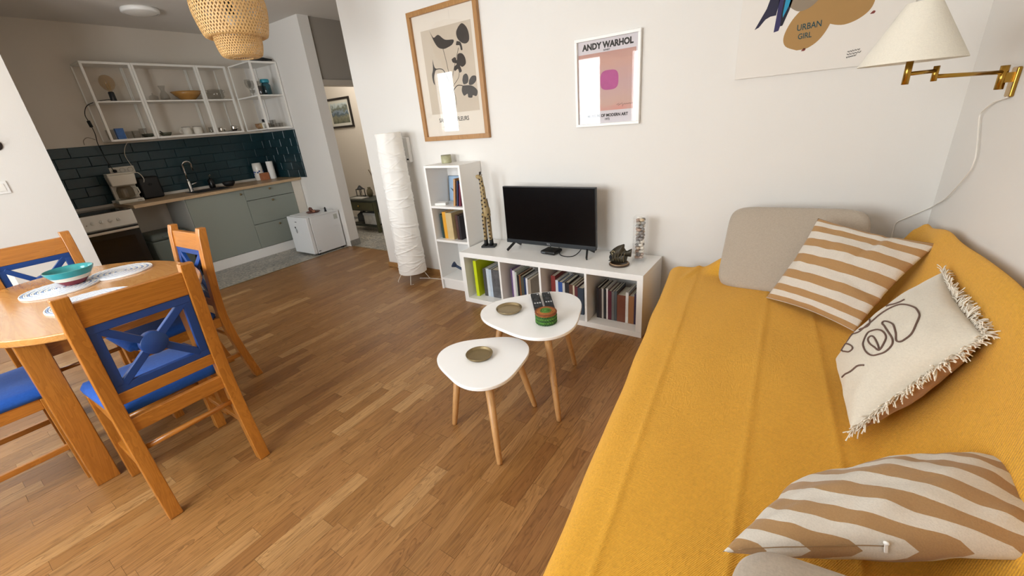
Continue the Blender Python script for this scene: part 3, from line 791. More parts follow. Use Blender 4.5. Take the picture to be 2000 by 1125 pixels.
obj('body', taper(0, .47, .86, 1, .18, .17), BING, bn, .02); obj('lid', taper(.47, .545, 1.04, .94, .18, .17), M('bin_lid', '555d58', .45), bn, .025)
obj('lid_handle', Bx(.172, -.07, .495, .192, .07, .512), BING, bn, .004)

# ------------------------------------------------------------------ things on the worktop
cm = thing('coffee_maker', 'cream filter coffee maker at left end of the worktop', 'coffee maker', (-3.66, -1.30, .8705), math.radians(-6))
CRM = M('cream_plastic', 'ddd7c9', .35, var=.02)
obj('base', Bx(-.10, -.105, 0, .11, .105, .035), CRM, cm, .008); obj('column', Bx(-.10, -.10, .035, -.03, .10, .19), CRM, cm, .008)
obj('filter_housing', taper(.175, .285, .95, 1.05, .10, .105), CRM, cm, .012); obj('lid', Bx(-.10, -.107, .285, .105, .107, .300), CRM, cm, .006)
jg = obj('jug', MB().lathe([(0, .037), (.062, .037), (.070, .055), (.070, .13), (.056, .165), (.054, .165), (.066, .128), (.066, .058), (.0, .042)], 24, (.035, -.01, 0)), clear_glass('coffee_jug_glass', 'b9ab92', .35), cm)
obj('jug_handle', MB().tube([(.08, .05, .15), (.10, .085, .14), (.10, .092, .09), (.085, .05, .06)], .007, 8), CRM, jg)
obj('switch', Bx(.108, .05, .012, .114, .085, .026), M('switch_grey', 'b9b2a4', .4), cm, .001)
bb = thing('toaster', 'black slotted toaster standing beside the cream coffee maker', 'toaster', (-3.73, -1.085, .8705))
obj('body', Bx(-.075, -.085, 0, .075, .10, .225), M('toaster_black', '0c0c0d', .5, var=.03), bb, .02)
obj('slot', Bx(-.015, -.06, .2245, .015, .075, .2262), M('slot_dark', '050505', .8), bb); obj('lever', Bx(.075, -.01, .14, .09, .015, .155), BLACKM, bb, .003)
sp = thing('soap_bottle', 'black soap bottle with silver pump beside the tap', 'bottle', (-3.77, -.46, .8705))
obj('bottle', MB().lathe([(0, 0), (.032, 0), (.034, .008), (.034, .085), (.022, .105), (.012, .112), (0, .112)], 20), M('soap_black', '101012', .25), sp)
obj('pump', MB().tube([(0, 0, .11), (0, 0, .15), (.012, .0, .156), (.04, 0, .15)], .006, 8), CHROME, sp)
cl = thing('dish_cloth_bowl', 'low black bowl beside the sink tap', 'bowl', (-3.63, -.33, .8705))
obj('bowl', MB().lathe([(0, .0), (.04, .0), (.065, .03), (.07, .055), (.066, .055), (.06, .03), (.036, .006), (0, .006)], 24), BLACKM, cl)
cn = thing('storage_jar', 'white ceramic jar with blue painted pattern at worktop end', 'jar', (-3.76, .115, .8705))
mjar = M('blue_white_ceramic', 'e9e4db', .25, var=.01)
obj('jar_body', MB().lathe([(0, 0), (.05, 0), (.056, .01), (.056, .16), (.050, .215), (.047, .215), (.05, .16), (.05, .012), (0, .012)], 28), mjar, cn)
bp = MB()
for k in range(16):
    t = k*2.4; z = .03+.09*R.random(); bp.ball((.0565*math.cos(t), .0565*math.sin(t), z), .013, 1, (.35, 1, .9) if abs(math.cos(t)) > .7 else (1, .35, .9), .6, k)
obj('painted_motif', bp, M('cobalt_paint', '2b4f9a', .3), cn)['label'] = 'blue painted motif'
ob = thing('tea_box', 'small orange patterned box in front of the white jar', 'box', (-3.69, .14, .8705))
obj('carton', Bx(-.03, -.05, 0, .03, .05, .085), M('orange_carton', 'b5714a', .6, var=.45, vscale=60), ob, .002); obj('lid_flap', Bx(-.03, -.05, .085, .03, .05, .088), M('orange_carton_lid', 'c08a63', .6), ob)
kr = thing('kitchen_roll', 'white kitchen paper roll standing at worktop end', 'paper roll', (-3.68, .245, .8705))
obj('paper', MB().lathe([(.012, 0), (.040, 0), (.042, .004), (.042, .216), (.040, .22), (.012, .22)], 28), PAPERW, kr); obj('core', MB().lathe([(.012, .0), (.012, .22), (.010, .22), (.010, 0)], 16), M('cardboard', 'a08566', .8), kr)
so = thing('socket_strip', 'white triple socket plate on the teal tiles', 'socket', (-3.856, -1.21, 1.185))
obj('plate', Bx(0, -.105, -.036, .010, .105, .036), CRM, so, .003)
for k in (-1, 0, 1): obj('socket', MB().lathe([(.024, 0), (.024, .003), (.020, .003), (.019, -.002), (0, -.002)], 20, (.010, k*.068, 0), Matrix.Rotation(PI/2, 4, 'Y')), M('socket_grey', 'b3a892', .5), so)
obj('plug', MB().lathe([(.016, 0), (.014, .03), (.006, .036), (0, .036)], 14, (.012, -.068, 0), Matrix.Rotation(PI/2, 4, 'Y')), BLACKM, so)
cord = MB().tube(catmull([(-3.67, -1.21, 1.14), (-3.64, -1.15, 1.15), (-3.64, -1.12, 1.08), (-3.68, -1.14, 1.01), (-3.72, -1.17, .90)], 8), .004, 6)
tag(obj('power_cord', cord, CRM), 'cream cord looping from coffee maker past the black toaster', 'cord')

# ------------------------------------------------------------------ open white metal wall shelves
SZ = (1.465, 1.822, 2.168)
def shelf(label, x0, x1, y0, y1, posts):
    t = thing('wall_shelf', label, 'shelf', (x0, y0, SZ[0]), 0, 'white metal wall shelves')
    w, d = x1-x0, y1-y0; q = .020
    for (a, b, q2) in ((0, 0, .012), (w-q, 0, q), (0, d-.012, .012), (w-q, d-q, q)): obj('post', Bx(a, b, 0, a+q2, b+q2, SZ[2]-SZ[0]+.01), WHITEM, t, .001)
    for z in SZ:
        z -= SZ[0]; obj('shelf_board', Bx(q*.5, .003, z, w-q*.3, d-.003, z+.014), WHITEM, t, .001)
    for z in (0, SZ[2]-SZ[0]-.006):
        obj('front_rail', Bx(w-.012, q, z-.002, w, d-q, z+.018), WHITEM, t, .001)
    return t
BKX = -3.868
shelf('leftmost open white metal shelf, holding the globe bulb lamp', BKX, -3.58, -1.267, -.880, 4)
shelf('widest open white metal shelf, holding the amber bowl and white mugs', BKX, -3.58, -.878, -.300, 4)
shelf('narrow open white metal shelf near corner, holding a glass pot', BKX, -3.58, -.298, .012, 4)
shelf('open white metal shelf on the right kitchen wall, holding the wine glasses and blue jar', -3.60, -3.10, .05, .362, 4)
XS = -3.70; zb, zm_ = SZ[0]+.0145, SZ[1]+.0145
bl = thing('bulb_lamp', 'large amber globe bulb in a black socket on top left shelf', 'lamp', (XS, -1.085, zm_))
obj('socket', MB().lathe([(0, 0), (.024, 0), (.026, .01), (.024, .085), (.018, .092), (0, .092)], 20), M('socket_dark', '232528', .35), bl)
obj('bulb', MB().lathe([(.015, .088), (.018, .10), (.040, .118), (.058, .15), (.062, .178), (.056, .208), (.038, .232), (.015, .243), (0, .244)], 28), clear_glass('amber_glass', 'd0b070', .4), bl)
fil = MB()
for k in range(6): fil.tube([(.012*math.cos(k), .012*math.sin(k), .11), (.020*math.cos(k+.5), .020*math.sin(k+.5), .19)], .0012, 4)
obj('filament', fil, M('filament', 'd9b778', .3, .5), bl)
cd = MB().tube(catmull([(-3.70, -1.108, zm_+.02), (-3.66, -1.16, zm_+.015), (-3.65, -1.24, zm_+.0), (-3.66, -1.32, 1.80), (-3.72, -1.345, 1.73), (-3.74, -1.335, 1.66), (-3.75, -1.325, 1.56), (-3.78, -1.33, 1.45), (-3.82, -1.31, 1.30), (-3.84, -1.285, 1.195)], 8), .0035, 6)
bc_ = obj('power_cord', cd, BLACKM); tag(bc_, 'black cord with inline switch running from the globe bulb to socket plate', 'cord')
obj('inline_switch', MB().bar((-3.735, -1.338, 1.675), (-3.745, -1.33, 1.615), .022, .026), BLACKM, bc_, .004)
wc = MB().tube(catmull([(-3.80, -1.08, 1.462), (-3.83, -1.12, 1.40), (-3.84, -1.14, 1.32), (-3.845, -1.12, 1.22)], 8), .003, 6)
tag(obj('power_cord', wc, CRM), 'thin white cord hanging from shelf underside to the socket plate', 'cord')
gc = MB().tube(catmull([(-3.80, -1.33, 1.50), (-3.83, -1.375, 1.525), (-3.85, -1.41, 1.50), (-3.86, -1.415, 1.46)], 8), .003, 6)
tag(obj('cable_loop', gc, M('cable_grey', '8d8272', .6)), 'short grey cable loop on the wall left of the bottom shelf', 'cable')
def glass(name, label, prof, x, y, z, mat=GLASS, cat='glass', group=None, seg=20):
    o = obj(name, MB().lathe(prof, seg), mat, None, loc=(x, y, z)); tag(o, label, cat, group); return o
def tumbler(r, h, t=.002): return [(0, 0), (r*.88, 0), (r, h), (r-t, h), (r*.88-t, .006), (0, .006)]
DISTG = clear_glass('grey_glass', 'bdbab1', .22)
glass('sugar_bowl', 'small lidded glass bowl left of the glass carafe', [(0, 0), (.03, 0), (.042, .02), (.040, .045), (.018, .058), (.006, .06), (.008, .075), (0, .078)], XS, -.745, zm_, DISTG, 'bowl')
glass('carafe', 'glass carafe beside the amber bowl on middle shelf', [(0, 0), (.038, 0), (.046, .02), (.040, .06), (.020, .095), (.020, .11), (.034, .15), (.032, .15), (.018, .11), (.018, .095), (.037, .06), (.042, .02), (0, .006)], XS, -.640, zm_, DISTG, 'carafe')
obj_ = glass('salad_bowl', 'wide amber glass bowl on the middle shelf', [(0, 0), (.060, 0), (.066, .006), (.11, .045), (.150, .088), (.146, .088), (.105, .047), (.06, .011), (0, .008)], XS+.01, -.425, zm_, M('amber_bowl', 'ad7f42', .25, var=.12, vscale=25), 'bowl', seg=32)
gp = thing('glass_pot', 'round clear glass pot with two handles on corner shelf', 'pot', (XS, -.125, zm_))
obj('pot', MB().lathe([(0, 0), (.06, 0), (.085, .03), (.085, .075), (.075, .11), (.072, .11), (.081, .075), (.081, .032), (.058, .006), (0, .006)], 28), DISTG, gp)
for s in (-1, 1): obj('handle', MB().tube([(0, s*.078, .10), (0, s*.105, .105), (0, s*.108, .085), (0, s*.083, .07)], .004, 8), DISTG, gp)
G1 = 'clear glasses on the left bottom shelf'
for k, (y, h) in enumerate(((-1.225, .10), (-1.075, .075), (-1.02, .078), (-.955, .095))):
    glass('tumbler', ('tall clear glass left of the blue carton on bottom shelf', 'first clear glass right of the blue carton', 'second clear glass right of the blue carton', 'third, taller clear glass right of the blue carton')[k], tumbler(.034, h), XS+.02, y, zb, DISTG, 'glass', G1)
bx = thing('carton', 'small blue and white carton among glasses on bottom shelf', 'carton', (XS+.02, -1.15, zb))
obj('box', Bx(-.025, -.033, 0, .025, .033, .105), M('blue_carton', '3e6aa8', .5, var=.5, vscale=45), bx, .001); obj('top_flap', Bx(-.025, -.033, .105, .025, .033, .108), M('blue_carton_dark', '2a4b86', .5), bx)
for k, (y, x) in enumerate(((-.905, XS-.04), (-.755, XS))):
    o = glass('small_bowl', ('small dark green bowl behind the first shelf post', 'small dark green bowl with a spoon left of the white mugs')[k], [(0, 0), (.03, 0), (.05, .025), (.056, .042), (.053, .042), (.046, .025), (.028, .004), (0, .004)], x, y, zb, M('olive_bowl', '5a5a48', .5), 'bowl')
tag(obj('spoon', MB().tube([(XS, -.77, zb+.03), (XS-.01, -.80, zb+.06)], .005, 8), BLACKM), 'black spoon standing in the small dark green bowl', 'spoon')
for k, y in enumerate((-.555, -.445)):
    mg = thing('mug', ('left one of two straight white mugs on bottom shelf', 'right one of two straight white mugs on bottom shelf')[k], 'mug', (XS+.02, y, zb), 0, 'white mugs')
    obj('cup', MB().lathe([(0, 0), (.038, 0), (.040, .004), (.042, .082), (.039, .082), (.037, .008), (0, .008)], 24), M('mug_white', 'e5dfd3', .3), mg)
    obj('rim', MB().tube([(.041*math.cos(t), .041*math.sin(t), .082) for t in [2*PI*k/24 for k in range(24)]], .0022, 6, closed=True), M('mug_rim', '4a4238', .4), mg)
    obj('handle', MB().tube([(-.02, -.036, .065), (-.03, -.058, .06), (-.03, -.058, .03), (-.02, -.037, .02)], .005, 8), MATS['mug_white'], mg)
glass('jug', 'small clear glass jug right of the white mugs', [(0, 0), (.025, 0), (.032, .02), (.026, .05), (.03, .066), (.028, .066), (.023, .05), (.029, .02), (0, .005)], XS, -.295, zb, DISTG, 'jug')
SIL = M('silver', 'cfcac2', .18, 1, var=.03)
for k, y in enumerate((-.20, -.055)):
    t = thing('teapot', ('left silver creamer on a dark tray', 'right silver creamer on a dark tray')[k], 'creamer', (XS+.03, y, zb+.012 if k else zb+.001), 0, 'silver creamers')
    obj('pot', MB().lathe([(0, 0), (.026, 0), (.034, .02), (.028, .045), (.03, .055), (0, .058)], 20), SIL, t); obj('handle', MB().tube([(0, .028, .045), (0, .052, .04), (0, .045, .015), (0, .03, .012)], .004, 8), SIL, t)
tag(obj('tray', Bx(XS-.05, -.15, zb, XS+.10, -.01, zb+.011), M('tray_dark', '26221f', .5), None, .003), 'small dark tray under the right silver creamer', 'tray')
YS = .19
WG = [(0, 0), (.030, 0), (.030, .003), (.004, .008), (.0035, .085), (.010, .095), (.030, .115), (.036, .15), (.030, .19), (.0285, .19), (.034, .15), (.028, .118), (.006, .098), (0, .096)]
for k, (x, y, h) in enumerate(((-3.52, .22, 1), (-3.45, .15, 1.02), (-3.44, .29, .95))):
    o = glass('wine_glass', ('wine glass nearest the corner on upper right shelf', 'front wine glass on the upper right shelf', 'rear wine glass on the upper right shelf')[k], [(a, b*h) for a, b in WG], x, y, zm_, DISTG, 'glass', 'wine glasses')
glass('goblet', 'short stemmed glass between the wine glasses and grey jar', [(0, 0), (.026, 0), (.026, .003), (.004, .008), (.004, .03), (.024, .045), (.028, .075), (.026, .075), (.022, .047), (0, .035)], -3.37, .14, zm_, DISTG)
TEAL = clear_glass('teal_glass', '6fb6c5', .6)
j1 = thing('storage_jar', 'grey glass jar filled with brown beans on upper right shelf', 'jar', (-3.28, .20, zm_))
obj('jar_body', MB().lathe([(0, 0), (.052, 0), (.055, .006), (.055, .10), (.053, .104), (0, .104)], 24), clear_glass('smoky_glass', '8e8a8c', .6), j1); obj('contents', MB().lathe([(0, .004), (.05, .004), (.05, .085), (0, .09)], 20), M('beans', '6f625c', .7, var=.5, vscale=150), j1)
j2 = thing('storage_jar', 'turquoise glass jar with a turquoise lid on upper right shelf', 'jar', (-3.165, .20, zm_))
obj('jar_body', MB().lathe([(0, 0), (.046, 0), (.050, .008), (.050, .10), (.036, .125), (.036, .135), (.034, .135), (.034, .124), (.046, .10), (.046, .01), (0, .008)], 24), TEAL, j2); obj('lid', MB().lathe([(0, .128), (.045, .128), (.047, .132), (.047, .158), (.042, .165), (0, .165)], 24), M('turquoise_lid', '2e8a9c', .35), j2)
for k, (x, r, c) in enumerate(((-3.52, .056, '8a6646'), (-3.42, .055, 'b09263'))):
    glass('wooden_bowl', ('brown wooden bowl at the corner of bottom shelf', 'lighter wooden bowl beside the black-capped bottle')[k], [(0, 0), (r*.6, 0), (r*.95, .03), (r, .066), (r*.94, .066), (r*.88, .03), (r*.55, .006), (0, .006)], x, YS, zb, wood('bowl_wood%d' % k, c, c, 'X'), 'bowl', 'wooden bowls')
b1 = thing('bottle', 'small white bottle with black cap on the right bottom shelf', 'bottle', (-3.345, .15, zb))
obj('bottle_body', MB().lathe([(0, 0), (.022, 0), (.024, .006), (.024, .06), (.012, .075), (0, .075)], 18), M('bottle_white', 'e2ddd2', .4), b1); obj('cap', MB().lathe([(.013, .07), (.014, .075), (.014, .105), (0, .107)], 16), BLACKM, b1)
spots = [(-3.28, .13, .052), (-3.225, .13, .052), (-3.17, .13, .052), (-3.28, .21, .09), (-3.225, .21, .09), (-3.17, .22, .052), (-3.225, .29, .052)]
LAB = ('front left small glass beside the black-capped bottle', 'front middle small glass of the right bottom shelf', 'front right small glass at the shelf end', 'taller left glass in second row of the right bottom shelf', 'taller middle glass in second row of the right bottom shelf', 'short right glass in second row at the shelf end', 'hindmost small glass against the wall on right bottom shelf')
for k, (x, y, h) in enumerate(spots):
    glass('tumbler', LAB[k], tumbler(.024, h), x, y, zb, DISTG, 'glass', 'small glasses on the right bottom shelf')
tag(obj('bottle_rack', MB().tube([(-3.20, .12, 2.2), (-3.13, .24, 2.205), (-3.12, .33, 2.20)], [.02, .018, .008], 10), BLACKM), 'dark long object lying on top of the right wall shelf', 'ornament')
cl_ = thing('ceiling_light', 'round white flush ceiling light in the kitchen', 'ceiling light', (-3.055, -.82, H))
obj('ring', MB().lathe([(0, 0), (.14, 0), (.145, -.01), (.145, -.028), (.135, -.036), (.125, -.036)], 36), WHITE, cl_); obj('diffuser', MB().lathe([(.125, -.034), (.10, -.042), (0, -.046)], 36), M('opal', 'efece6', .5), cl_)

# ------------------------------------------------------------------ small fridge
fg = thing('fridge', 'small white table-top fridge standing by kitchen wall end', 'fridge', (-2.785, .135, 0))
FW = M('fridge_white', 'e9ebec', .3, var=.01)
obj('cabinet', Bx(-.205, -.175, .02, .205, .215, .462), FW, fg, .004); dd = obj('door', Bx(-.205, -.225, .025, .205, -.181, .470), FW, fg, .006)
obj('top_plate', Bx(-.21, -.18, .462, .21, .215, .474), FW, fg, .004); obj('door_seal', Bx(-.195, -.183, .03, .195, -.173, .46), M('seal_grey', '6e6e6e', .7), fg)
for fx_ in (-.17, .17): obj('foot', MB().lathe([(.016, 0), (.016, .022), (0, .022)], 12, (fx_, -.15, 0)), BLACKM, fg); obj('foot', MB().lathe([(.016, 0), (.016, .022), (0, .022)], 12, (fx_, .18, 0)), BLACKM, fg)
obj('badge', Bx(-.05, -.2256, .405, -.012, -.2246, .414), M('badge_grey', '55585c', .4, .5), dd); obj('maker_plate', Bx(.2046, -.165, .045, .2056, -.135, .053), MATS['badge_grey'], fg)
obj('energy_sticker', Bx(.2046, .135, .375, .2056, .185, .435), M('sticker', 'b9bcb4', .5, var=.2, vscale=60), fg)['label'] = 'faded sticker'
mg = thing('magnet', 'small black and grey figure magnet on the fridge door', 'magnet', (-2.835, -.0905, .31))
obj('body', MB().ball((0, -.004, -.01), .02, 2, (.8, .3, 1.5)), M('magnet_grey', '9ea2a4', .4), mg); obj('head', MB().ball((-.012, -.004, .032), .010, 2, (1, .5, 1.2)), BLACKM, mg); obj('neck', MB().ball((-.006, -.004, .018), .008, 2, (.8, .5, 1.2)), MATS['magnet_grey'], mg)
pt = tag(obj('plate', MB().lathe([(0, 0), (.06, 0), (.08, .010), (.082, .014), (.078, .014), (.058, .005), (0, .004)], 32), M('terracotta_plate', '6d3a28', .5, var=.15), None, loc=(-2.80, .155, .4745)), 'brown terracotta plate lying on top of the fridge', 'plate')
sh = thing('shell', 'brown shell resting on the terracotta plate', 'shell', (-2.84, .15, .482)); obj('shell_body', MB().ball((0, 0, .03), .028, 2, (1.1, .8, 1), .25, 4), M('shell_brown', '5d3324', .45, var=.3, vscale=30), sh); obj('spire', MB().lathe([(.02, .0), (.012, .02), (0, .04)], 12, (.02, 0, .02), Matrix.Rotation(1.2, 4, 'Y')), MATS['shell_brown'], sh)
tag(obj('shell', MB().ball((0, 0, .014), .022, 2, (1.6, .9, .7), .3, 9), M('shell_rust', '9c6a50', .5, var=.25, vscale=30), None, loc=(-2.785, .155, .480)), 'small rusty pink shell on the right of terracotta plate', 'shell')
pm = thing('pepper_mill', 'small black pepper mill at the back of the fridge top', 'mill', (-2.67, .24, .4745)); obj('body', MB().lathe([(0, 0), (.014, 0), (.015, .004), (.010, .02), (.013, .035), (0, .037)], 16), BLACKM, pm); obj('knob', MB().ball((0, 0, .044), .010, 2), BLACKM, pm)

# ------------------------------------------------------------------ hall behind the opening
hl = bpy.data.lights.new('hall_lamp', 'POINT'); hl.energy = 22; hl.shadow_soft_size = .12; hl.color = (1, .95, .88)
ho = bpy.data.objects.new('hall_lamp', hl); COL.objects.link(ho); ho.location = (-3.1, 1.0, 2.25)
DG = M('dark_green_paint', '2e3328', .5, var=.2, vscale=12); OLV = M('olive_paint', '4d4c30', .5, var=.2, vscale=12)
ht = thing('hall_table', 'dark green hall table with a drawer and low shelf', 'table', (-3.02, 1.14, 0))
obj('tabletop', Bx(-.36, -.17, .435, .36, .17, .46), DG, ht, .003); obj('body', Bx(-.34, -.15, .30, .34, .15, .435), DG, ht)
df = obj('drawer', Bx(-.30, -.160, .315, .30, -.150, .425), OLV, ht, .002); obj('knob', MB().ball((0, -.17, .37), .012, 2), BRASS, df)
for sx in (-1, 1):
    for sy in (-1, 1): obj('leg', Bx(sx*.325-.018, sy*.14-.018, 0, sx*.325+.018, sy*.14+.018, .435), OLV if sy < 0 else DG, ht, .002)
for k in range(5): obj('slat', Bx(-.31, -.13+k*.06, .085, .31, -.09+k*.06, .10), DG, ht, .001)
for sy in (-1, 1): obj('shelf_rail', Bx(-.307, sy*.14-.01, .072, .307, sy*.14+.01, .10), DG, ht)
hb_ = thing('storage_box', 'white spotted box under the dark green hall table', 'box', (-2.88, 1.12, .101)); obj('box', Bx(-.14, -.10, 0, .12, .10, .155), M('spotted_box', 'c9c9c7', .6, var=.35, vscale=18), hb_, .003); obj('lid', Bx(-.145, -.105, .13, .125, .105, .165), M('box_lid', 'b7bbbf', .6), hb_, .002)
bk = thing('basket', 'rust brown basket behind the white box under the hall table', 'basket', (-2.80, 1.18, .267)); obj('weave', taper(0, .03, .8, 1, .09, .06), M('rust_wicker', '7d4a2c', .8, var=.3, vscale=40), bk, .004); obj('rim', MB().tube([(.09, .06, .03), (-.09, .06, .03), (-.09, -.06, .03), (.09, -.06, .03)], .006, 6, closed=True), MATS['rust_wicker'], bk)
fo = thing('folded_cloth', 'dark grey folded bag on left of the low hall table shelf', 'bag', (-3.14, 1.10, .101)); obj('bag_body', MB().ball((0, 0, .08), .08, 2, (1.2, 1, 1), .2, 2), M('bag_grey', '4b4d50', .9), fo); obj('bag_strap', MB().tube([(-.05, 0, .14), (0, 0, .19), (.05, 0, .14)], .008, 6), BLACKM, fo)
bx2 = thing('magazine_stack', 'pile of pale papers on the hall table top', 'papers', (-3.05, 1.05, .4605))
for k in range(4): obj('sheet', Bx(-.14+R.uniform(-.01, .01), -.06, .004*k, .12+R.uniform(-.01, .01), .07, .004*k+.0035), M('old_paper', 'a9a69e', .7, var=.2), bx2)
lt = thing('lantern', 'dark metal lantern standing on the hall table', 'lantern', (-3.16, 1.16, .4605)); obj('frame', MB().box(-.045, -.045, 0, .045, .045, .012).box(-.045, -.045, .11, .045, .045, .12).box(-.045, -.045, .012, -.037, -.037, .11).box(.037, -.045, .012, .045, -.037, .11).box(.037, .037, .012, .045, .045, .11).box(-.045, .037, .012, -.037, .045, .11), BLACKM, lt); obj('candle', MB().lathe([(.02, .012), (.02, .06), (0, .062)], 14), M('wax', 'd8cdb8', .6), lt); obj('roof', MB().lathe([(.06, .12), (.02, .16), (0, .17)], 4), BLACKM, lt)
tag(obj('vase', MB().lathe([(0, 0), (.03, 0), (.045, .04), (.04, .09), (.02, .12), (.026, .135), (.022, .135), (.017, .12), (.036, .09), (.04, .04), (0, .006)], 20), M('olive_glaze', '6b6247', .4, var=.2), None, loc=(-3.03, 1.22, .4605)), 'small olive brown vase on the hall table', 'vase')
tag(obj('walking_stick', MB().tube([(-3.50, 1.64, .78), (-3.2, 1.5, .62), (-2.93, 1.36, .475)], .008, 8), M('stick_wood', '6b5b45', .6)), 'thin stick leaning diagonally over the hall table against wall', 'stick')
hp = thing('framed_picture', 'small dark framed garden picture on the hall wall', 'picture', (-3.925, 1.668, 1.64))
fm_ = MB(); w, h, t = .285, .215, .03
for b in ((-w, -h, w, -h+t), (-w, h-t, w, h), (-w, -h+t, -w+t, h-t), (w-t, -h+t, w, h-t)): fm_.box(b[0], -.02, b[1], b[2], 0, b[3])
obj('frame', fm_, M('dark_frame', '1c1512', .35), hp); obj('mat_board', Bx(-w+t, -.008, -h+t, w-t, -.002, h-t), M('mat_board', 'd3d0c4', .8), hp)
def scenery():
    m, n, l, p = nt('painted_garden'); v = mapping(n, l, 'Object'); sx = n.new('ShaderNodeSeparateXYZ'); l.new(v, sx.inputs[0])
    f = mth(n, l, 'ADD', mth(n, l, 'MULTIPLY', sx.outputs[2], 3.2), mth(n, l, 'MULTIPLY_ADD', nz(n, l, v, 14, 4, .6), .7, .15))
    l.new(ramp(n, l, f, [(0, lin('55594c')), (.3, lin('84836c')), (.45, lin('4f606b')), (.55, lin('8796a3')), (.7, lin('676b55')), (.85, lin('b7c3c4')), (1, lin('cfd3c8'))]), p.inputs['Base Color']); p.inputs['Roughness'].default_value = .6; return m
obj('print', Bx(-w+t+.045, -.0095, -h+t+.04, w-t-.045, -.008, h-t-.04), scenery(), hp)

# ------------------------------------------------------------------ television and things on the cube shelf
tv = thing('television', 'flat black television on the low white cube shelf', 'television', (.718, -.19, KH+.001))
TVB = M('tv_bezel', '101113', .35, var=.02); hw = .364
obj('housing', MB().box(-hw, -.008, .062, hw, .020, .472).box(-hw+.1, .02, .09, hw-.1, .05, .33), TVB, tv, .004)
sc = obj('screen', Bx(-hw+.006, -.0095, .080, hw-.006, -.008, .466), M('tv_screen', '020203', .22, var=0, spec=.25), tv)
obj('lower_bezel', Bx(-hw, -.012, .050, hw, .010, .078), M('tv_lower_bezel', '1b2126', .4), tv, .003)
text('maker_mark', 'TCL', .016, M('mark_silver', 'b9bcc0', .3, .6), tv, wall_mtx(.0, .059, -.0124), 'CENTER', .0003)
for s in (-1, 1):
    x = s*.295
    mb = MB().bar((x, .005, .058), (x+s*.028, -.075, .0075), .020, .010, (1, 0, 0)); mb.bar((x, .005, .058), (x+s*.012, .095, .0075), .018, .010, (1, 0, 0)); obj('leg', mb, TVB, tv, .002)
sb = thing('set_top_box', 'small black square set top box under the television', 'set top box', (.735, -.195, KH+.0008), math.radians(-4))
obj('case', Bx(-.062, -.055, .003, .062, .055, .027), M('box_black', '0f0f10', .3), sb, .010, seg=3); obj('foot', Bx(-.05, -.045, 0, .05, .045, .004), BLACKM, sb); obj('logo_mark', MB().lathe([(.008, .0272), (0, .0274)], 16), M('gloss_mark', '26282a', .15), sb)
obj('front_strip', Bx(-.05, -.0556, .010, -.02, -.0548, .018), M('led_strip', '5b6064', .3), sb)
for k, (P, L) in enumerate((([(.79, -.15, .445), (.815, -.22, .428), (.87, -.245, .424), (.925, -.22, .426), (.955, -.175, .455), (.96, -.165, .50)], 'black cable curving under the television right of the set top box'), ([(.70, -.145, .445), (.695, -.12, .46), (.72, -.12, .470), (.76, -.13, .462), (.775, -.15, .445)], 'short black cable behind the set top box'))):
    tag(obj('cable', MB().tube(catmull(P, 8), .0032, 6), BLACKM), L, 'cable')
# carved giraffe
gf = thing('giraffe_figure', 'tall thin carved wooden giraffe with dark spots beside the bookcase', 'figure', (.180, -.205, KH+.0008), math.radians(20))
HIDE = M('giraffe_hide', '9d875c', .55, var=.25, vscale=18); SPOT = M('giraffe_spot', '2e2014', .5, var=.1)
obj('base', Bx(-.055, -.038, 0, .055, .038, .014), BLACKM, gf, .002)
for sx in (-1, 1):
    for sy in (-1, 1):
        lg = obj('leg', MB().tube([(sx*.022, sy*.014, .012), (sx*.021, sy*.013, .07), (sx*.020, sy*.012, .16), (sx*.016, sy*.010, .27)], [.011, .010, .011, .014], 10), HIDE, gf); obj('hoof', MB().tube([(sx*.022, sy*.014, .013), (sx*.0215, sy*.0135, .06)], [.0125, .0115], 10), BLACKM, lg)
obj('body', MB().tube(catmull([(.010, 0, .245), (.006, 0, .29), (-.001, 0, .34), (-.004, 0, .42), (-.008, 0, .50), (-.012, 0, .535)], 4), [.028]*3+[.031]*3+[.026]*4+[.019]*5+[.015]*6, 14), HIDE, gf)
hd = obj('head', MB().ball((-.022, 0, .540), .019, 2, (1.5, .85, .9), .1, 3, Matrix.Rotation(.35, 4, 'Y')), HIDE, gf)
for s in (-1, 1): obj('horn', MB().tube([(-.012, s*.008, .555), (-.010, s*.010, .578)], [.004, .005], 8), SPOT, hd); obj('ear', MB().ball((-.006, s*.019, .552), .008, 1, (.5, 1.3, .6)), HIDE, hd)
obj('tail', MB().tube([(.022, .0, .38), (.030, 0, .30), (.034, 0, .20)], .0028, 6), SPOT, gf)
for k in range(30):
    z = .075+.0155*k; s = -1 if k % 2 else 1
    if z < .27: c = (s*.021+R.uniform(-.003, .003), -.024, z)
    else:
        r = .028 if z < .33 else (.025 if z < .40 else .0175); c = (-.001+s*(r*.45)-(z-.27)*.03, -r*.93, z)
    obj('spot', MB().ball(c, .0075 if z < .4 else .0065, 1, (1, .35, 1.1), .2, k), SPOT, gf)
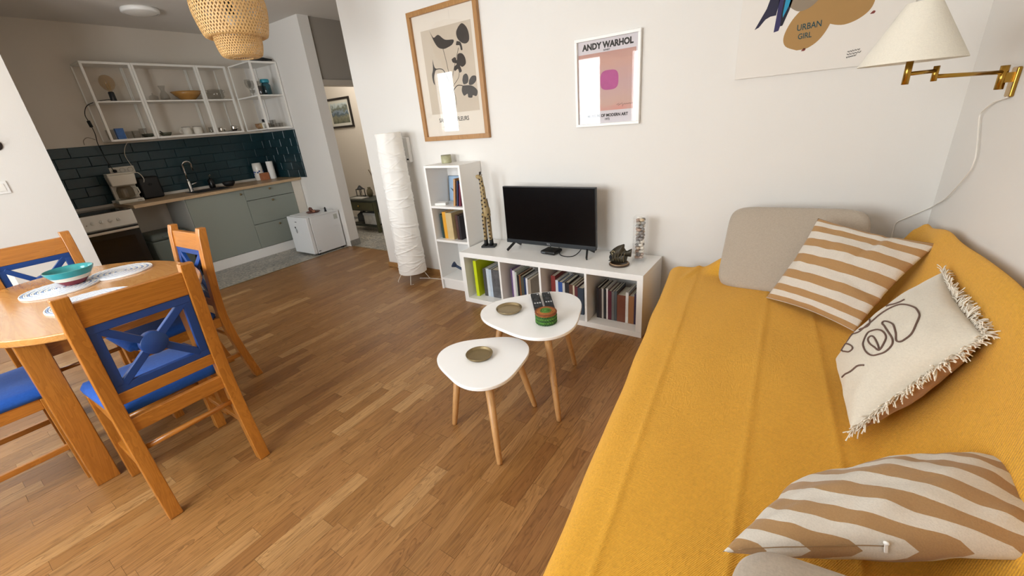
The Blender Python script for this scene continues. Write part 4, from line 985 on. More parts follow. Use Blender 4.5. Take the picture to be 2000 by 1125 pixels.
# carved fish
fs = thing('fish_figure', 'dark carved fish with open mouth on a round base', 'figure', (1.272, -.275, KH+.0008), math.radians(-12))
FISH = M('fish_bronze', '3d372a', .4, .35, var=.45, vscale=45, bmp=.4, bscale=120)
out = [(-.080, .016), (-.050, .020), (-.048, .045), (-.064, .062), (-.070, .072), (-.060, .082), (-.040, .104), (-.012, .124), (.028, .142), (.034, .140), (.032, .120), (.044, .104), (.058, .098), (.070, .104), (.088, .122), (.086, .096), (.084, .068), (.070, .074), (.060, .068), (.052, .040), (.040, .020), (.010, .012), (-.040, .010)]
mb = MB(); nO = len(out); cx, cz = .0, .07
rings = []
for side in (-1, 1):
    prev = None
    for sc_, th_ in ((1, .004), (.9, .012), (.65, .022), (.3, .028)):
        rings.append((side, [mb.bm.verts.new((cx+(u-cx)*sc_, side*th_*(1 if u < .055 else .35), cz+(v-cz)*sc_)) for u, v in out]))
fr_ = [r for s, r in rings if s < 0]; bk_ = [r for s, r in rings if s > 0]
for G in (fr_, bk_):
    for A, B in zip(G, G[1:]):
        for i in range(nO): mb.bm.faces.new((A[i], A[(i+1) % nO], B[(i+1) % nO], B[i])).smooth = True
    mb.bm.faces.new(G[-1])
for i in range(nO): mb.bm.faces.new((fr_[0][i], fr_[0][(i+1) % nO], bk_[0][(i+1) % nO], bk_[0][i]))
fb = obj('body', mb, FISH, fs)
for k in range(5): obj('fin_ridge', MB().tube(catmull([(-.022+k*.017, -.028+.002*k, .03), (-.030+k*.018, -.030+.002*k, .06), (-.024+k*.019, -.027+.003*k, .095)], 4), .0022, 6), M('fish_ridge', '6a5f47', .4, .5), fb)
for s in (-1, 1): obj('eye', MB().tube([(-.030+.011*math.cos(t), s*.023, .083+.011*math.sin(t)) for t in [2*PI*k/18 for k in range(18)]], .0025, 6, closed=True), M('fish_eye_ring', 'b6aa88', .3, .6), fb)
obj('mouth', MB().ball((-.058, 0, .040), .02, 2, (.8, .6, 1.1)), M('mouth_dark', '0a0908', .8), fb)
obj('base', MB().lathe([(0, 0), (.060, 0), (.064, .004), (.064, .010), (.058, .014), (.044, .010), (0, .009)], 32), M('fish_base', '4c3d30', .5, .2, var=.2), fs); obj('base_rim', MB().tube([(.056*math.cos(t), .056*math.sin(t), .014) for t in [2*PI*k/32 for k in range(32)]], .0045, 6, closed=True), M('fish_base_rim', 'a78a6b', .45, .4, var=.3, vscale=90, bmp=.5), fs)
# glass vase of pebbles
VX, VY, VH, VR = 1.362, -.150, .292, .037
vz = thing('vase', 'tall clear square glass vase filled with pebbles on the cube shelf', 'vase', (VX, VY, KH+.0008))
vm = MB(); o_, t_ = VR, .003
for b in ((-o_, -o_, 0, o_, -o_+t_, VH), (-o_, o_-t_, 0, o_, o_, VH), (-o_, -o_+t_, 0, -o_+t_, o_-t_, VH), (o_-t_, -o_+t_, 0, o_, o_-t_, VH), (-o_+t_, -o_+t_, 0, o_-t_, o_-t_, .012)): vm.box(*b)
obj('glass_body', vm, GLASS, vz)
PEB = [M('pebble_%s' % c, c, .65, var=.25, vscale=70) for c in ('a5a29d', '8d8884', 'c7b7a5', 'b09888', 'ece4da', 'bbb4a9', 'd6c09f')]
for lay_ in range(13):
    for q in range(4):
        a = PI/4+q*PI/2+.5*(lay_ % 2)+R.uniform(-.15, .15); z = KH+.026+lay_*.0205+R.uniform(-.002, .002)
        r = R.uniform(.0125, .0155)
        m_ = PEB[4] if (lay_ in (2, 3) and q in (0, 3)) else (PEB[6] if lay_ == 12 and q == 3 else PEB[R.randrange(6)])
        o = obj('pebble', MB().ball((0, 0, 0), r, 2, (1.15, 1, .78), .35, lay_*4+q), m_, None, loc=(VX+.0165*math.cos(a), VY+.0165*math.sin(a), z), rz=R.uniform(0, 6))
        tag(o, 'small rounded pebble among many inside the tall glass vase', 'pebble', 'pebbles in the glass vase')

# ------------------------------------------------------------------ books
PAGE = M('book_pages', 'd9cfba', .8, var=.12, vscale=80)
BOOKM = {}
def book(label, c, x, y, z, w, h, d, tilt=0, group=None, var=.06, scale=30, yaw=0):
    """spine faces -Y; x is the left face at the foot"""
    t = thing('book', label, 'book', (x, y, z), 0, group); t.rotation_euler = (0, math.radians(tilt), math.radians(yaw))
    m = M('cover_'+c+('v' if var > .1 else ''), c, .5, var=var, vscale=scale)
    b = min(.0022, w*.12)
    mb = MB().box(0, 0, 0, b, d, h).box(w-b, 0, 0, w, d, h).box(b, 0, 0, w-b, b, h); obj('cover', mb, m, t)
    obj('pages', Bx(b, b, .003, w-b, d-.004, h-.004), PAGE, t)
    return t
def row(cube, items, y, z, group, x=None, floor_=KY0):
    x = cubes[cube][0] if x is None else x
    for it in items:
        label, c, w, h, d = it[:5]; tilt = it[5] if len(it) > 5 else 0; gap = it[6] if len(it) > 6 else .0012; var = it[7] if len(it) > 7 else .06
        yo = it[8] if len(it) > 8 else 0
        x += gap
        a = math.radians(tilt)
        zz = z+.0008+(w*math.sin(a) if tilt > 0 else 0)
        book(label, c, x, y+yo, zz, w, h, d, tilt, group, var)
        x += w*math.cos(a)+(h*math.sin(-a)*0 if tilt else 0)
KZ = .038; KF = KY0
g = 'books in the first cube'
row(0, [('tall neon yellow-green book, leftmost in the first cube', 'c9d812', .028, .300, .245, 0, .040), ('black and white photo book right of the neon book', '4a4846', .032, .232, .21, 0, .035, .5, .03),
        ('thin white book with grey picture spine in the first cube', 'c9d3dc', .026, .238, .21, 0, .001, .35, .03), ('pale blue-grey book in the first cube', 'b9c6d4', .024, .232, .20, 0, .001, .3, .03), ('thick black and white photo book at right of the first cube', '5a5a5c', .085, .234, .21, 0, .001, .9, .03)], KF+.055, KZ, g)
g = 'books in the second cube'
row(1, [('thin purple book, leftmost in the second cube', '6a4f7e', .012, .268, .20, 0, .040, .06, .0), ('white book with pale pink spine in the second cube', 'e6dde2', .022, .258, .20), ('thin pale green-grey book in the second cube', 'b7c0b4', .014, .250, .19),
        ('black paperback beside the pale green-grey book', '1c1a1c', .018, .226, .17), ('orange brown book with a dark spine in the second cube', '7d4e28', .014, .232, .18), ('dark olive book in the second cube', '45463a', .024, .224, .17), ('navy blue book in the second cube', '1f3358', .016, .216, .16),
        ('white paperback beside the navy book', 'e8e8ea', .014, .214, .16), ('sand coloured book at right end of the second cube', '9d8f7d', .026, .206, .16, 0, .001, .15)], KF+.07, KZ, g)
g = 'books in the third cube'
row(2, [('tall dark red book, leftmost in the third cube', '7d2a26', .034, .262, .19, 0, .035), ('white book with blue lettering beside the dark red book', 'cfd3da', .020, .232, .18), ('bright blue paperback in the third cube', '2c4f93', .032, .222, .17, 0, .001, .2), ('grey-white paperback in the third cube', 'bdbcb8', .018, .218, .17),
        ('black paperback in the third cube', '1b1a1d', .030, .226, .17), ('brown paperback in the third cube', '5d3b2c', .028, .214, .17), ('thin cream paperback in the third cube', 'cdbfa4', .012, .212, .17), ('maroon paperback in the third cube', '5a2228', .022, .206, .16), ('dark blue-grey book at right end of the third cube', '2a3644', .042, .200, .16, 0, .001, .2)], KF+.075, KZ, g)
g = 'books in the fourth cube'
row(3, [('thin black book, leftmost in the fourth cube', '1a1214', .018, .222, .17, 0, .032), ('dark brown book, second from left in the fourth cube', '2c1c1a', .016, .216, .17), ('pale grey paperback, third from left in the fourth cube', 'b9b0a6', .012, .220, .17), ('black paperback, fourth from left in the fourth cube', '17161a', .018, .216, .17),
        ('thin white book beside a dark red book in the fourth cube', 'e4dedb', .010, .224, .18), ('dark red book with pink lettering in the fourth cube', '5b1a2b', .024, .210, .17, 0, .001, .25), ('grey book in the middle of the fourth cube', '6a6a68', .018, .208, .17), ('slate grey book in the middle of the fourth cube', '4f5558', .016, .214, .17),
        ('thick reddish brown leather book in the fourth cube', '73402c', .056, .192, .16, 0, .002, .2), ('white book with black lettering in the fourth cube', 'e3e0da', .018, .218, .17, 0, .001, .25), ('tan brown book in the fourth cube', '9c6a42', .036, .196, .16), ('thin dark purple book in the fourth cube', '3a2a45', .010, .214, .16), ('black book, rightmost in the fourth cube', '1a1c24', .028, .224, .15)], KF+.08, KZ, g)
# bookcase
by = BY0+.05
g = 'books on the middle shelf of the bookcase'
row(0, [('dark teal book, leftmost on the middle bookcase shelf', '27474a', .014, .205, .15), ('dark green and black book on the middle bookcase shelf', '2f3b2c', .014, .200, .15, 0, .001, .4), ('orange yellow book on the middle bookcase shelf', 'e0a02c', .044, .225, .16), ('thick cream book with tan cover on the middle bookcase shelf', 'cbb384', .066, .222, .17, 0, .001, .12, -.01),
        ('dark brown book beside the thick cream book', '4e2f28', .022, .205, .15, 0, .03, .2), ('black book at right end of the middle bookcase shelf', '262024', .020, .200, .15, 0, .002, .3)], by, BZ[1], g, BX0+.045)
g = 'leaning books on the top shelf of the bookcase'
for lab, c, x, w, h in (('tan book leaning at right of the top bookcase shelf', 'c08f5c', BX0+.228, .018, .215), ('thin dark blue leaning book on the top bookcase shelf', '2a3358', BX0+.262, .012, .200), ('dark red leaning book on the top bookcase shelf', '6d2336', BX0+.285, .018, .180)):
    book(lab, c, x, by-.01, BZ[2]+.001, w, h, .14, 9, g)
pc = thing('picture_card', 'small blue picture of a bird on the top bookcase shelf', 'picture', (BX0+.105, BY1-.034, BZ[2]+.001)); pc.rotation_euler = (math.radians(-7), 0, 0)
obj('panel', Bx(-.075, -.004, 0, .075, .004, .205), M('sky_blue_print', 'a9c3dc', .5, var=.1), pc, .001); obj('border', MB().box(-.078, -.005, 0, -.075, .005, .208).box(.075, -.005, 0, .078, .005, .208).box(-.075, -.005, .205, .075, .005, .208), M('picture_border', '3a4048', .5), pc)
bird = [(-.035, .03), (-.015, .06), (-.06, .11), (-.005, .085), (.02, .14), (.03, .09), (.07, .10), (.03, .065), (.005, .045)]
obj('bird', MB().prism(bird, -.0052, -.004, lambda u, v, w: (u, w, v)), M('bird_grey', '44505c', .6, var=.2), pc)
bx_ = thing('white_box', 'flat white box lying on the top bookcase shelf', 'box', (BX0+.085, BY0+.05, BZ[2]+.0008), math.radians(24)); obj('tray', Bx(-.045, -.02, 0, .045, .06, .016), PAPERW, bx_, .001); obj('lid', Bx(-.046, -.021, .012, .046, .061, .020), WHITE, bx_, .001)
can = thing('candle_tin', 'small pale green patterned candle tin on top of the bookcase', 'tin', (BX0+.10, BY0+.17, bh+.0005)); obj('tin', MB().lathe([(0, 0), (.040, 0), (.041, .004), (.041, .060), (.038, .060), (.038, .05), (0, .05)], 28), M('tin_green', 'a9a684', .5, var=.35, vscale=50), can); obj('rim', MB().tube([(.040*math.cos(t), .040*math.sin(t), .060) for t in [2*PI*k/28 for k in range(28)]], .002, 6, closed=True), M('tin_rim', '8d8a78', .4, .3), can)
bt = thing('wooden_trumpet', 'dark blue flared stick lying in the bottom of the bookcase', 'ornament', (BX0+.20, BY0+.10, BZ[0]+.042)); obj('stick', MB().tube([(-.085, -.02, .055), (0, .0, .01), (.10, .02, -.030)], [.012, .011, .012], 12), M('ink_blue', '33435c', .5, var=.1), bt); obj('flared_end', MB().tube([(-.075, -.018, .050), (-.098, -.023, .062), (-.104, -.0245, .065)], [.012, .026, .028], 16), M('ink_blue_dark', '2a3750', .5), bt)

# ------------------------------------------------------------------ on the coffee tables
SILD = M('ashtray_metal', '9a8a6a', .3, .85, var=.1, vscale=30)
def dish(label, x, y, z, r, m, name='tray'):
    o = obj(name, MB().lathe([(0, 0), (r*.84, 0), (r*.86, .0008), (r*.97, .009), (r, .0145), (r*.985, .0158), (r*.96, .0145), (r*.89, .0062), (r*.86, .0046), (r*.84, .0043), (0, .004)], 40), m, None, loc=(x, y, z+.0006)); tag(o, label, 'tray', 'round metal coasters'); return o
dish('round shiny metal tray on the taller white coffee table', 1.036, -1.190, CT, .066, SILD); dish('round dull bronze tray on the lower white coffee table', 1.100, -1.530, CS, .060, M('ashtray_dull', '8b7a58', .45, .7, var=.15, vscale=30))
def remote(label, x, y, ang, L, w):
    t = thing('remote_control', label, 'remote control', (x, y, CT+.0006), ang, 'remote controls')
    obj('body', Bx(-w/2, -L/2, 0, w/2, L/2, .016), BLACKM, t, .005)
    mb = MB(); mw = MB()
    for i in range(9):
        for j in (-1, 0, 1):
            yy = L*.40-i*L*.085
            if i in (3, 4) and j: continue
            (mw if (i == 6 or (i == 0 and j == 1)) else mb).box(j*w*.28-w*.09, yy-.004, .0158, j*w*.28+w*.09, yy+.004, .0178)
    obj('buttons', mb, M('button_grey', '33363a', .5), t)['kind'] = 'stuff'; obj('white_buttons', mw, M('button_white', 'c9c9c9', .5), t)['kind'] = 'stuff'
    obj('round_pad', MB().lathe([(w*.3, .0158), (w*.3, .0176), (0, .0178)], 20, (0, L*.10, 0)), M('pad_grey', '232427', .3), t)
ang = math.atan2(-.14, .20)*-1
remote('left black remote control on the taller coffee table', 1.128, -1.068, math.radians(37), .215, .046)
remote('right black remote control on the taller coffee table', 1.172, -1.030, math.radians(36), .215, .044)
tn = thing('woven_box', 'small round green woven box with a brown lid beside the remotes', 'box', (1.268, -1.222, CT+.0006))
GR = M('woven_green', '4f7f2a', .7, var=.75, vscale=75, bmp=.8, bscale=220); GR2 = M('woven_dark_green', '2c551d', .7, var=.7, vscale=75, bmp=.8, bscale=220); BRN = M('woven_brown', 'a9682a', .7, var=.5, vscale=60, bmp=.8, bscale=220)
BRN2 = M('woven_rust', '7d3f18', .7, var=.5, vscale=60, bmp=.8, bscale=220)
for k in range(5): obj('coil', MB().tube([((.045+.0016*math.cos(t*26+k*PI))*math.cos(t), (.045+.0016*math.cos(t*26+k*PI))*math.sin(t), .0055+k*.0085) for t in [2*PI*q/104 for q in range(104)]], .0055, 6, closed=True), GR if k % 2 else GR2, tn)
obj('core', MB().lathe([(0, .001), (.043, .001), (.043, .044), (0, .044)], 28), GR, tn)
ld = obj('lid', MB().lathe([(0, .045), (.049, .045), (.050, .048), (.046, .056), (0, .060)], 32), BRN, tn)
for k, (r, m) in enumerate(((.047, BRN2), (.039, BRN), (.031, BRN), (.022, GR), (.013, GR), (.005, GR))): obj('lid_coil', MB().tube([(r*math.cos(t), r*math.sin(t), .053+.0012*k) for t in [2*PI*q/40 for q in range(40)]], .0048, 6, closed=True), m, ld)
# ------------------------------------------------------------------ on the dining table
TZ = .745
def mat(label, x, y, r, tone=0):
    t = thing('placemat', label, 'placemat', (x, y, TZ+.0006), 0, 'round woven placemats')
    n = int(r/.008); A = M('mat_white', 'e4e2de', .85, var=.1, vscale=120, bmp=.5); Bm = M('mat_blue', '93a4c4', .85, var=.2, vscale=120, bmp=.5)
    obj('backing', MB().lathe([(0, 0), (r, 0), (r, .003), (0, .003)], 40), A, t)
    for k in range(n):
        rr = r-.004-k*.008
        if rr < .003: break
        obj('coil', MB().tube([(rr*math.cos(q), rr*math.sin(q), .0045+.0006*math.cos(q*40)) for q in [2*PI*i/64 for i in range(64)]], .0043, 5, closed=True), Bm if k % 3 == 1+tone and k else A, t)
mat('round white and blue woven placemat partly under the painted bowl', -.862, -2.392, .150)
mat('round woven placemat behind the painted bowl, toward the kitchen', -.885, -2.145, .140, 1)
mat('round woven placemat in the middle, half hidden by the nearest chair', -.43, -2.37, .155)
bo = thing('painted_bowl', 'turquoise rimmed ceramic bowl with white and red bands on dining table', 'bowl', (-.875, -2.335, TZ+.0095))
pr = [(.040, 0), (.046, .004), (.066, .026), (.080, .046), (.093, .066), (.098, .078)]
def band(i0, i1, m, name): obj(name, MB().lathe(pr[i0:i1+1], 40), m, bo)
band(0, 2, M('band_red', '7d2430', .25, var=.2), 'red_band'); band(2, 3, M('band_white', 'd9d4c4', .25, var=.15, vscale=40), 'white_band'); band(3, 5, M('band_turquoise', '2b8f96', .2, var=.25, vscale=25), 'turquoise_rim')
obj('inside', MB().lathe([(.098, .078), (.094, .080), (.088, .064), (.076, .044), (.06, .024), (.04, .008), (0, .006)], 40), M('bowl_inside', '2f8a8c', .15, var=.3, vscale=20), bo); obj('foot', MB().lathe([(.040, .0), (0, .001)], 28), MATS['band_red'], bo)

# ------------------------------------------------------------------ paper floor lamp
pl = thing('paper_lamp', 'tall white crinkled paper floor lamp on thin wire legs', 'lamp', (-.775, -.195, 0))
RP = lambda z: .128-.022*(z-.09)/1.23
mb = MB(); seg = 96; rows_ = 300; pr_ = []
ridge = [(R.uniform(0, 2*PI), R.uniform(.1, 1.3), R.uniform(-.25, .25), R.uniform(.4, 1.6)) for _ in range(170)]
for i in range(rows_+1):
    z = .085+1.235*i/rows_; r = []
    for k in range(seg):
        a = 2*PI*k/seg; d = .0045*noise.noise(Vector((math.cos(a)*3, math.sin(a)*3, z*9)))
        for (ra, rz_, sl, ln) in ridge:
            da = (a-ra+PI) % (2*PI)-PI
            if abs(da) < ln:
                q = (z-rz_-sl*da*.3)/.0045
                if abs(q) < 3: d += .0042*math.exp(-q*q)*(1-(da/ln)**2)
        rr = RP(z)+d; r.append(mb.bm.verts.new((rr*math.cos(a), rr*math.sin(a), z)))
    pr_.append(r)
for A, B in zip(pr_, pr_[1:]):
    for k in range(seg): mb.bm.faces.new((A[k], A[(k+1) % seg], B[(k+1) % seg], B[k])).smooth = True
RICE = M('rice_paper', 'f1eee8', .8, var=.02, vscale=20, bmp=.15, bscale=300)
obj('paper_shade', mb, RICE, pl, solid=.0015)
WIRE = M('white_wire', 'efe9df', .45)
fm_ = MB()
for z in (.088, 1.318): fm_.tube([(RP(z)*.985*math.cos(t), RP(z)*.985*math.sin(t), z) for t in [2*PI*k/36 for k in range(36)]], .003, 6, closed=True)
for k in range(3): a = k*2*PI/3+.4; fm_.tube([(.12*math.cos(a), .12*math.sin(a), .088), (.0, .0, .088)], .003, 6)
obj('wire_frame', fm_, WIRE, pl)
for a in (-2.35, -1.0, .45, 2.1): obj('leg', MB().tube([(.10*math.cos(a), .10*math.sin(a), .09), (.155*math.cos(a), .155*math.sin(a), .004), (.150*math.cos(a+.18), .150*math.sin(a+.18), .004)], .003, 6), WIRE, pl)
tag(obj('power_cord', MB().tube(catmull([(-.74, -.16, .004), (-.62, -.12, .004), (-.50, -.10, .004), (-.40, -.06, .005), (-.36, -.03, .02)], 6), .003, 6), WIRE), 'white cord of the paper lamp lying along floor to the bookcase', 'cord')
ic = thing('intercom', 'white wall intercom handset beside the paper lamp top', 'intercom', (-.785, -.001, 1.165)); obj('housing', Bx(-.045, -.038, -.105, .055, 0, .105), WHITE, ic, .006); obj('handset', Bx(-.040, -.060, -.095, .0, -.036, .095), WHITE, ic, .008); obj('button', Bx(.018, -.0395, -.085, .042, -.0375, -.072), BLACKM, ic)
sw = thing('light_switch', 'white light switch on wall block at left edge', 'switch', (-2.4995, -2.245, 1.20)); obj('plate', Bx(0, -.043, -.043, .009, .043, .043), WHITE, sw, .003); obj('rocker', Bx(.009, -.026, -.026, .0125, .026, .026), WHITEM, sw, .002)

wh = thing('wall_hook', 'dark round wall hook above the light switch at left edge', 'hook', (-2.4995, -2.168, 1.478)); obj('rosette', MB().lathe([(.038, 0), (.038, .006), (.03, .012), (0, .013)], 24, (0, 0, 0), Matrix.Rotation(PI/2, 4, 'Y')), M('dark_bronze', '3a302a', .5, .4), wh); obj('peg', MB().tube([(.012, 0, 0), (.045, 0, .008), (.055, 0, .02)], .007, 10), MATS['dark_bronze'], wh)
# ------------------------------------------------------------------ woven bamboo pendant
PDZ = 1.862
pn = thing('pendant_lamp', 'two-tier woven bamboo pendant lamp hanging from ceiling', 'lamp', (-1.0, -1.085, PDZ))
BAM = M('bamboo_strip', 'cfa66c', .5, var=.18, vscale=30)
def resample(prof, n):
    P = catmull([(r, z, 0) for r, z in prof], 6); L = [0]
    for a, b in zip(P, P[1:]): L.append(L[-1]+(b-a).length)
    out = []
    for i in range(n+1):
        t = L[-1]*i/n; k = max(j for j in range(len(L)) if L[j] <= t+1e-9); k = min(k, len(P)-2)
        f = (t-L[k])/max(1e-9, L[k+1]-L[k]); out.append(P[k].lerp(P[k+1], f))
    return out
def weave(name, prof, count, twist, wd, rimr):
    Pn = resample(prof, 30)
    for sgn in (1, -1):
        mb = MB()
        for k in range(count):
            prev = None
            for i, q in enumerate(Pn):
                a = 2*PI*k/count+sgn*twist*i/30; r = max(q.x, .004)+sgn*.0011*math.cos(PI*i+k*PI); half = min(wd/2/r, PI/count*.95)
                v = (mb.bm.verts.new((r*math.cos(a-half), r*math.sin(a-half), q.y)), mb.bm.verts.new((r*math.cos(a+half), r*math.sin(a+half), q.y)))
                if prev: mb.bm.faces.new((prev[0], prev[1], v[1], v[0]))
                prev = v
        o = obj(name, mb, BAM, pn, solid=.0009); o['kind'] = 'stuff'
    for r, z in rimr: obj('rim', MB().tube([(r*math.cos(t), r*math.sin(t), z) for t in [2*PI*k/56 for k in range(56)]], .004, 6, closed=True), BAM, pn)
weave('outer_weave', [(.085, .430), (.140, .425), (.185, .395), (.208, .330), (.212, .260), (.200, .190), (.186, .135), (.178, .118), (.160, .112), (.138, .120)], 62, 1.25, .0092, [(.138, .120), (.085, .430)])
weave('inner_weave', [(.136, .150), (.137, .110), (.132, .060), (.120, .018), (.108, .006), (.085, .0), (.060, -.001)], 54, .85, .0070, [(.060, .0)])
obj('cord', MB().tube([(0, 0, .30), (0, 0, H-PDZ-.02)], .004, 8), BLACKM, pn); obj('ceiling_rose', MB().lathe([(0, H-PDZ), (.05, H-PDZ), (.05, H-PDZ-.02), (.012, H-PDZ-.035), (0, H-PDZ-.035)], 24), BLACKM, pn); obj('lamp_socket', MB().lathe([(0, .33), (.02, .33), (.022, .25), (0, .25)], 16), BLACKM, pn); obj('bulb', MB().ball((0, 0, .21), .03, 2, (1, 1, 1.3)), M('opal_bulb', 'efece4', .3), pn)

# ------------------------------------------------------------------ brass swing-arm wall lamp
wlp = thing('wall_lamp', 'brass swing arm wall lamp with cream cone shade on right wall', 'lamp', (2.70, -.555, 1.335))
def Lp(x, y, z): return Vector((x-2.70, y+.555, z-1.335))
obj('wall_plate', Bx(-.012, -.026, -.060, 0, .026, .03), BRASS, wlp, .004)
obj('bracket', MB().tube([Lp(2.665, -.555, 1.30), Lp(2.665, -.555, 1.372)], .0115, 18).bar(Lp(2.665, -.555, 1.335), Lp(2.70, -.555, 1.335), .02, .03), BRASS, wlp)
J = Lp(2.468, -.752, 1.366); E = Lp(2.392, -.822, 1.372)
obj('arm', MB().tube([Lp(2.665, -.555, 1.352), J+Vector((0, 0, -.008))], .0062, 12), BRASS, wlp); obj('joint', MB().tube([J+Vector((0, 0, -.022)), J+Vector((0, 0, .022))], .008, 16), BRASS, wlp)
obj('short_arm', MB().tube([J+Vector((0, 0, .008)), E], .0058, 12), BRASS, wlp); obj('lamp_stem', MB().tube([E+Vector((0, 0, -.030)), E+Vector((0, 0, .045))], .0092, 16), BRASS, wlp)
SHADE = fabric('shade_linen', 'e9e2d2', 600, .25, .06)
sc_ = E+Vector((0, 0, .032))
obj('shade', MB().lathe([(.128, 0), (.128, .002), (.040, .158), (.040, .160)], 48, sc_), SHADE, wlp, solid=.002)
obj('lamp_holder', MB().tube([E+Vector((0, 0, .04)), E+Vector((0, 0, .09))], .015, 14), WHITEM, wlp); obj('bulb', MB().ball(E+Vector((0, 0, .125)), .028, 2, (1, 1, 1.3)), MATS['opal_bulb'], wlp)
cp = [(2.69, -.565, 1.275), (2.69, -.50, 1.265), (2.69, -.439, 1.256), (2.69, -.345, 1.222), (2.69, -.335, 1.20), (2.69, -.372, 1.158), (2.69, -.43, 1.085), (2.69, -.438, 1.05), (2.69, -.409, 1.004), (2.69, -.235, .883), (2.69, -.11, .828), (2.686, -.02, .79), (2.617, -.012, .737), (2.588, -.012, .715), (2.581, -.012, .69), (2.581, -.02, .62)]
tag(obj('power_cord', MB().tube(catmull(cp, 5), .0028, 6), WIRE), 'thin white cord of brass lamp running down the right wall corner', 'cord')

# ------------------------------------------------------------------ framed posters
OAKF = wood('oak_frame', 'b98a52', '97693a', 'Z', .4)
INK = M('ink_charcoal', '34302d', .7, var=.05); INKK = M('ink_black', '121212', .7)
def frame_bars(w, h, t, dep):
    m_ = MB()
    for b in ((0, 0, w, t), (0, h-t, w, h), (0, t, t, h-t), (w-t, t, w, h-t)): m_.box(b[0], -dep, b[1], b[2], 0, b[3])
    return m_
p1 = thing('framed_poster', 'tall oak framed poster of dark flowers in a vase', 'poster', (-.520, -.001, 1.225))
W1, H1 = .675, .925
obj('frame', frame_bars(W1, H1, .034, .030), OAKF, p1, .0015)
pap = obj('poster', Bx(.03, -.010, .03, W1-.03, -.006, H1-.03), M('poster_cream', 'e3d9cb', .8, var=.01), p1)
def flat(name, poly, m, par, y=-.0106, th=.0006, ox=0, oz=0): return obj(name, MB().prism(poly, y, y+th, lambda u, v, w: (u-ox, w, v-oz)), m, par)
def fl1(name, pts, m=None, n=6, y=-.0112):
    P = catmull([(a, b, 0) for a, b in pts+[pts[0]]], n)[:-1]; return flat(name, [(q.x, q.y) for q in P], m or INK, pap, y, .0005, -.520, 1.225)
flat('beige_field', [(.11, .20), (.60, .20), (.60, .787), (.11, .787)], M('poster_beige', 'c9bba8', .8, var=.02), pap)
fl1('leaf', [(-.318, 2.005), (-.285, 1.955), (-.235, 1.965), (-.175, 1.925), (-.095, 1.912), (-.11, 1.885), (-.155, 1.872), (-.20, 1.868), (-.25, 1.885), (-.285, 1.93)])
fl1('flower_head', [(-.035, 1.985), (.0, 2.0), (.035, 1.975), (.052, 1.935), (.050, 1.89), (.02, 1.872), (-.02, 1.882), (-.055, 1.915), (-.06, 1.955)]); fl1('sepal', [(-.065, 1.90), (-.03, 1.885), (-.02, 1.84), (-.035, 1.838), (-.043, 1.868), (-.075, 1.875)])
fl1('flower_head', [(-.135, 1.79), (-.10, 1.80), (-.085, 1.778), (-.07, 1.815), (-.03, 1.815), (-.005, 1.785), (-.005, 1.745), (-.04, 1.728), (-.06, 1.738), (-.05, 1.702), (-.075, 1.695), (-.085, 1.72), (-.115, 1.71), (-.12, 1.735), (-.09, 1.755), (-.125, 1.768)])
for q in ([(-.055, 1.64), (-.04, 1.672), (-.01, 1.680), (.005, 1.655), (-.005, 1.620), (-.045, 1.612)], [(.01, 1.635), (.04, 1.658), (.075, 1.655), (.075, 1.625), (.04, 1.602), (.005, 1.605)], [(-.06, 1.605), (.01, 1.60), (.05, 1.585), (.078, 1.555), (.062, 1.522), (.03, 1.530), (.02, 1.515), (-.015, 1.520), (-.02, 1.545), (-.055, 1.535), (-.072, 1.57)]): fl1('petal', q, M('ink_charcoal2', '44403d', .7))
fl1('leaf', [(-.325, 1.815), (-.315, 1.76), (-.285, 1.742), (-.31, 1.735), (-.335, 1.69), (-.335, 1.64), (-.35, 1.66), (-.352, 1.71), (-.335, 1.745)])
def stem(name, pts, r=.0018): obj(name, MB().tube([(q.x+.520, -.0112, q.y-1.225) for q in catmull([(a, b, 0) for a, b in pts], 5)], r, 4), INK, pap)
stem('stem', [(-.205, 1.87), (-.185, 1.76), (-.175, 1.64)]); stem('stem', [(-.055, 1.855), (-.11, 1.75), (-.165, 1.635)]); stem('stem', [(-.075, 1.70), (-.09, 1.66), (-.155, 1.61)]); stem('stem', [(-.06, 1.605), (-.11, 1.61), (-.16, 1.575), (-.175, 1.555)], .003); stem('stem', [(-.30, 1.745), (-.23, 1.73), (-.185, 1.64)], .003)
stem('vase_outline', [(-.225, 1.66), (-.255, 1.58), (-.262, 1.50), (-.235, 1.44), (-.19, 1.43), (-.15, 1.46), (-.138, 1.52), (-.15, 1.58), (-.165, 1.60)], .0014)
text('lettering', 'SALON des FLEURS', .043, INK, pap, wall_mtx(.178, .138, -.0106), 'LEFT', .0006, wide=.86); obj('signature', MB().tube([(.205+.012*q, -.0112, .098+.004*math.sin(q*1.9)+(.012 if q in (2, 7) else 0)) for q in range(16)], .0009, 4), M('ink_grey', '8f8a86', .7), pap)
obj('glass', Bx(.032, -.0152, .032, W1-.032, -.0136, H1-.032), PANE, p1)
p2 = thing('framed_poster', 'small white framed poster with pink artwork and black lettering', 'poster', (.876, -.001, 1.252))
W2, H2 = .416, .506
obj('frame', frame_bars(W2, H2, .017, .026), WHITE, p2, .0015)
pap2 = obj('poster', Bx(.014, -.008, .014, W2-.014, -.004, H2-.014), M('poster_lilac', 'd6d0d4', .8, var=.01), p2)
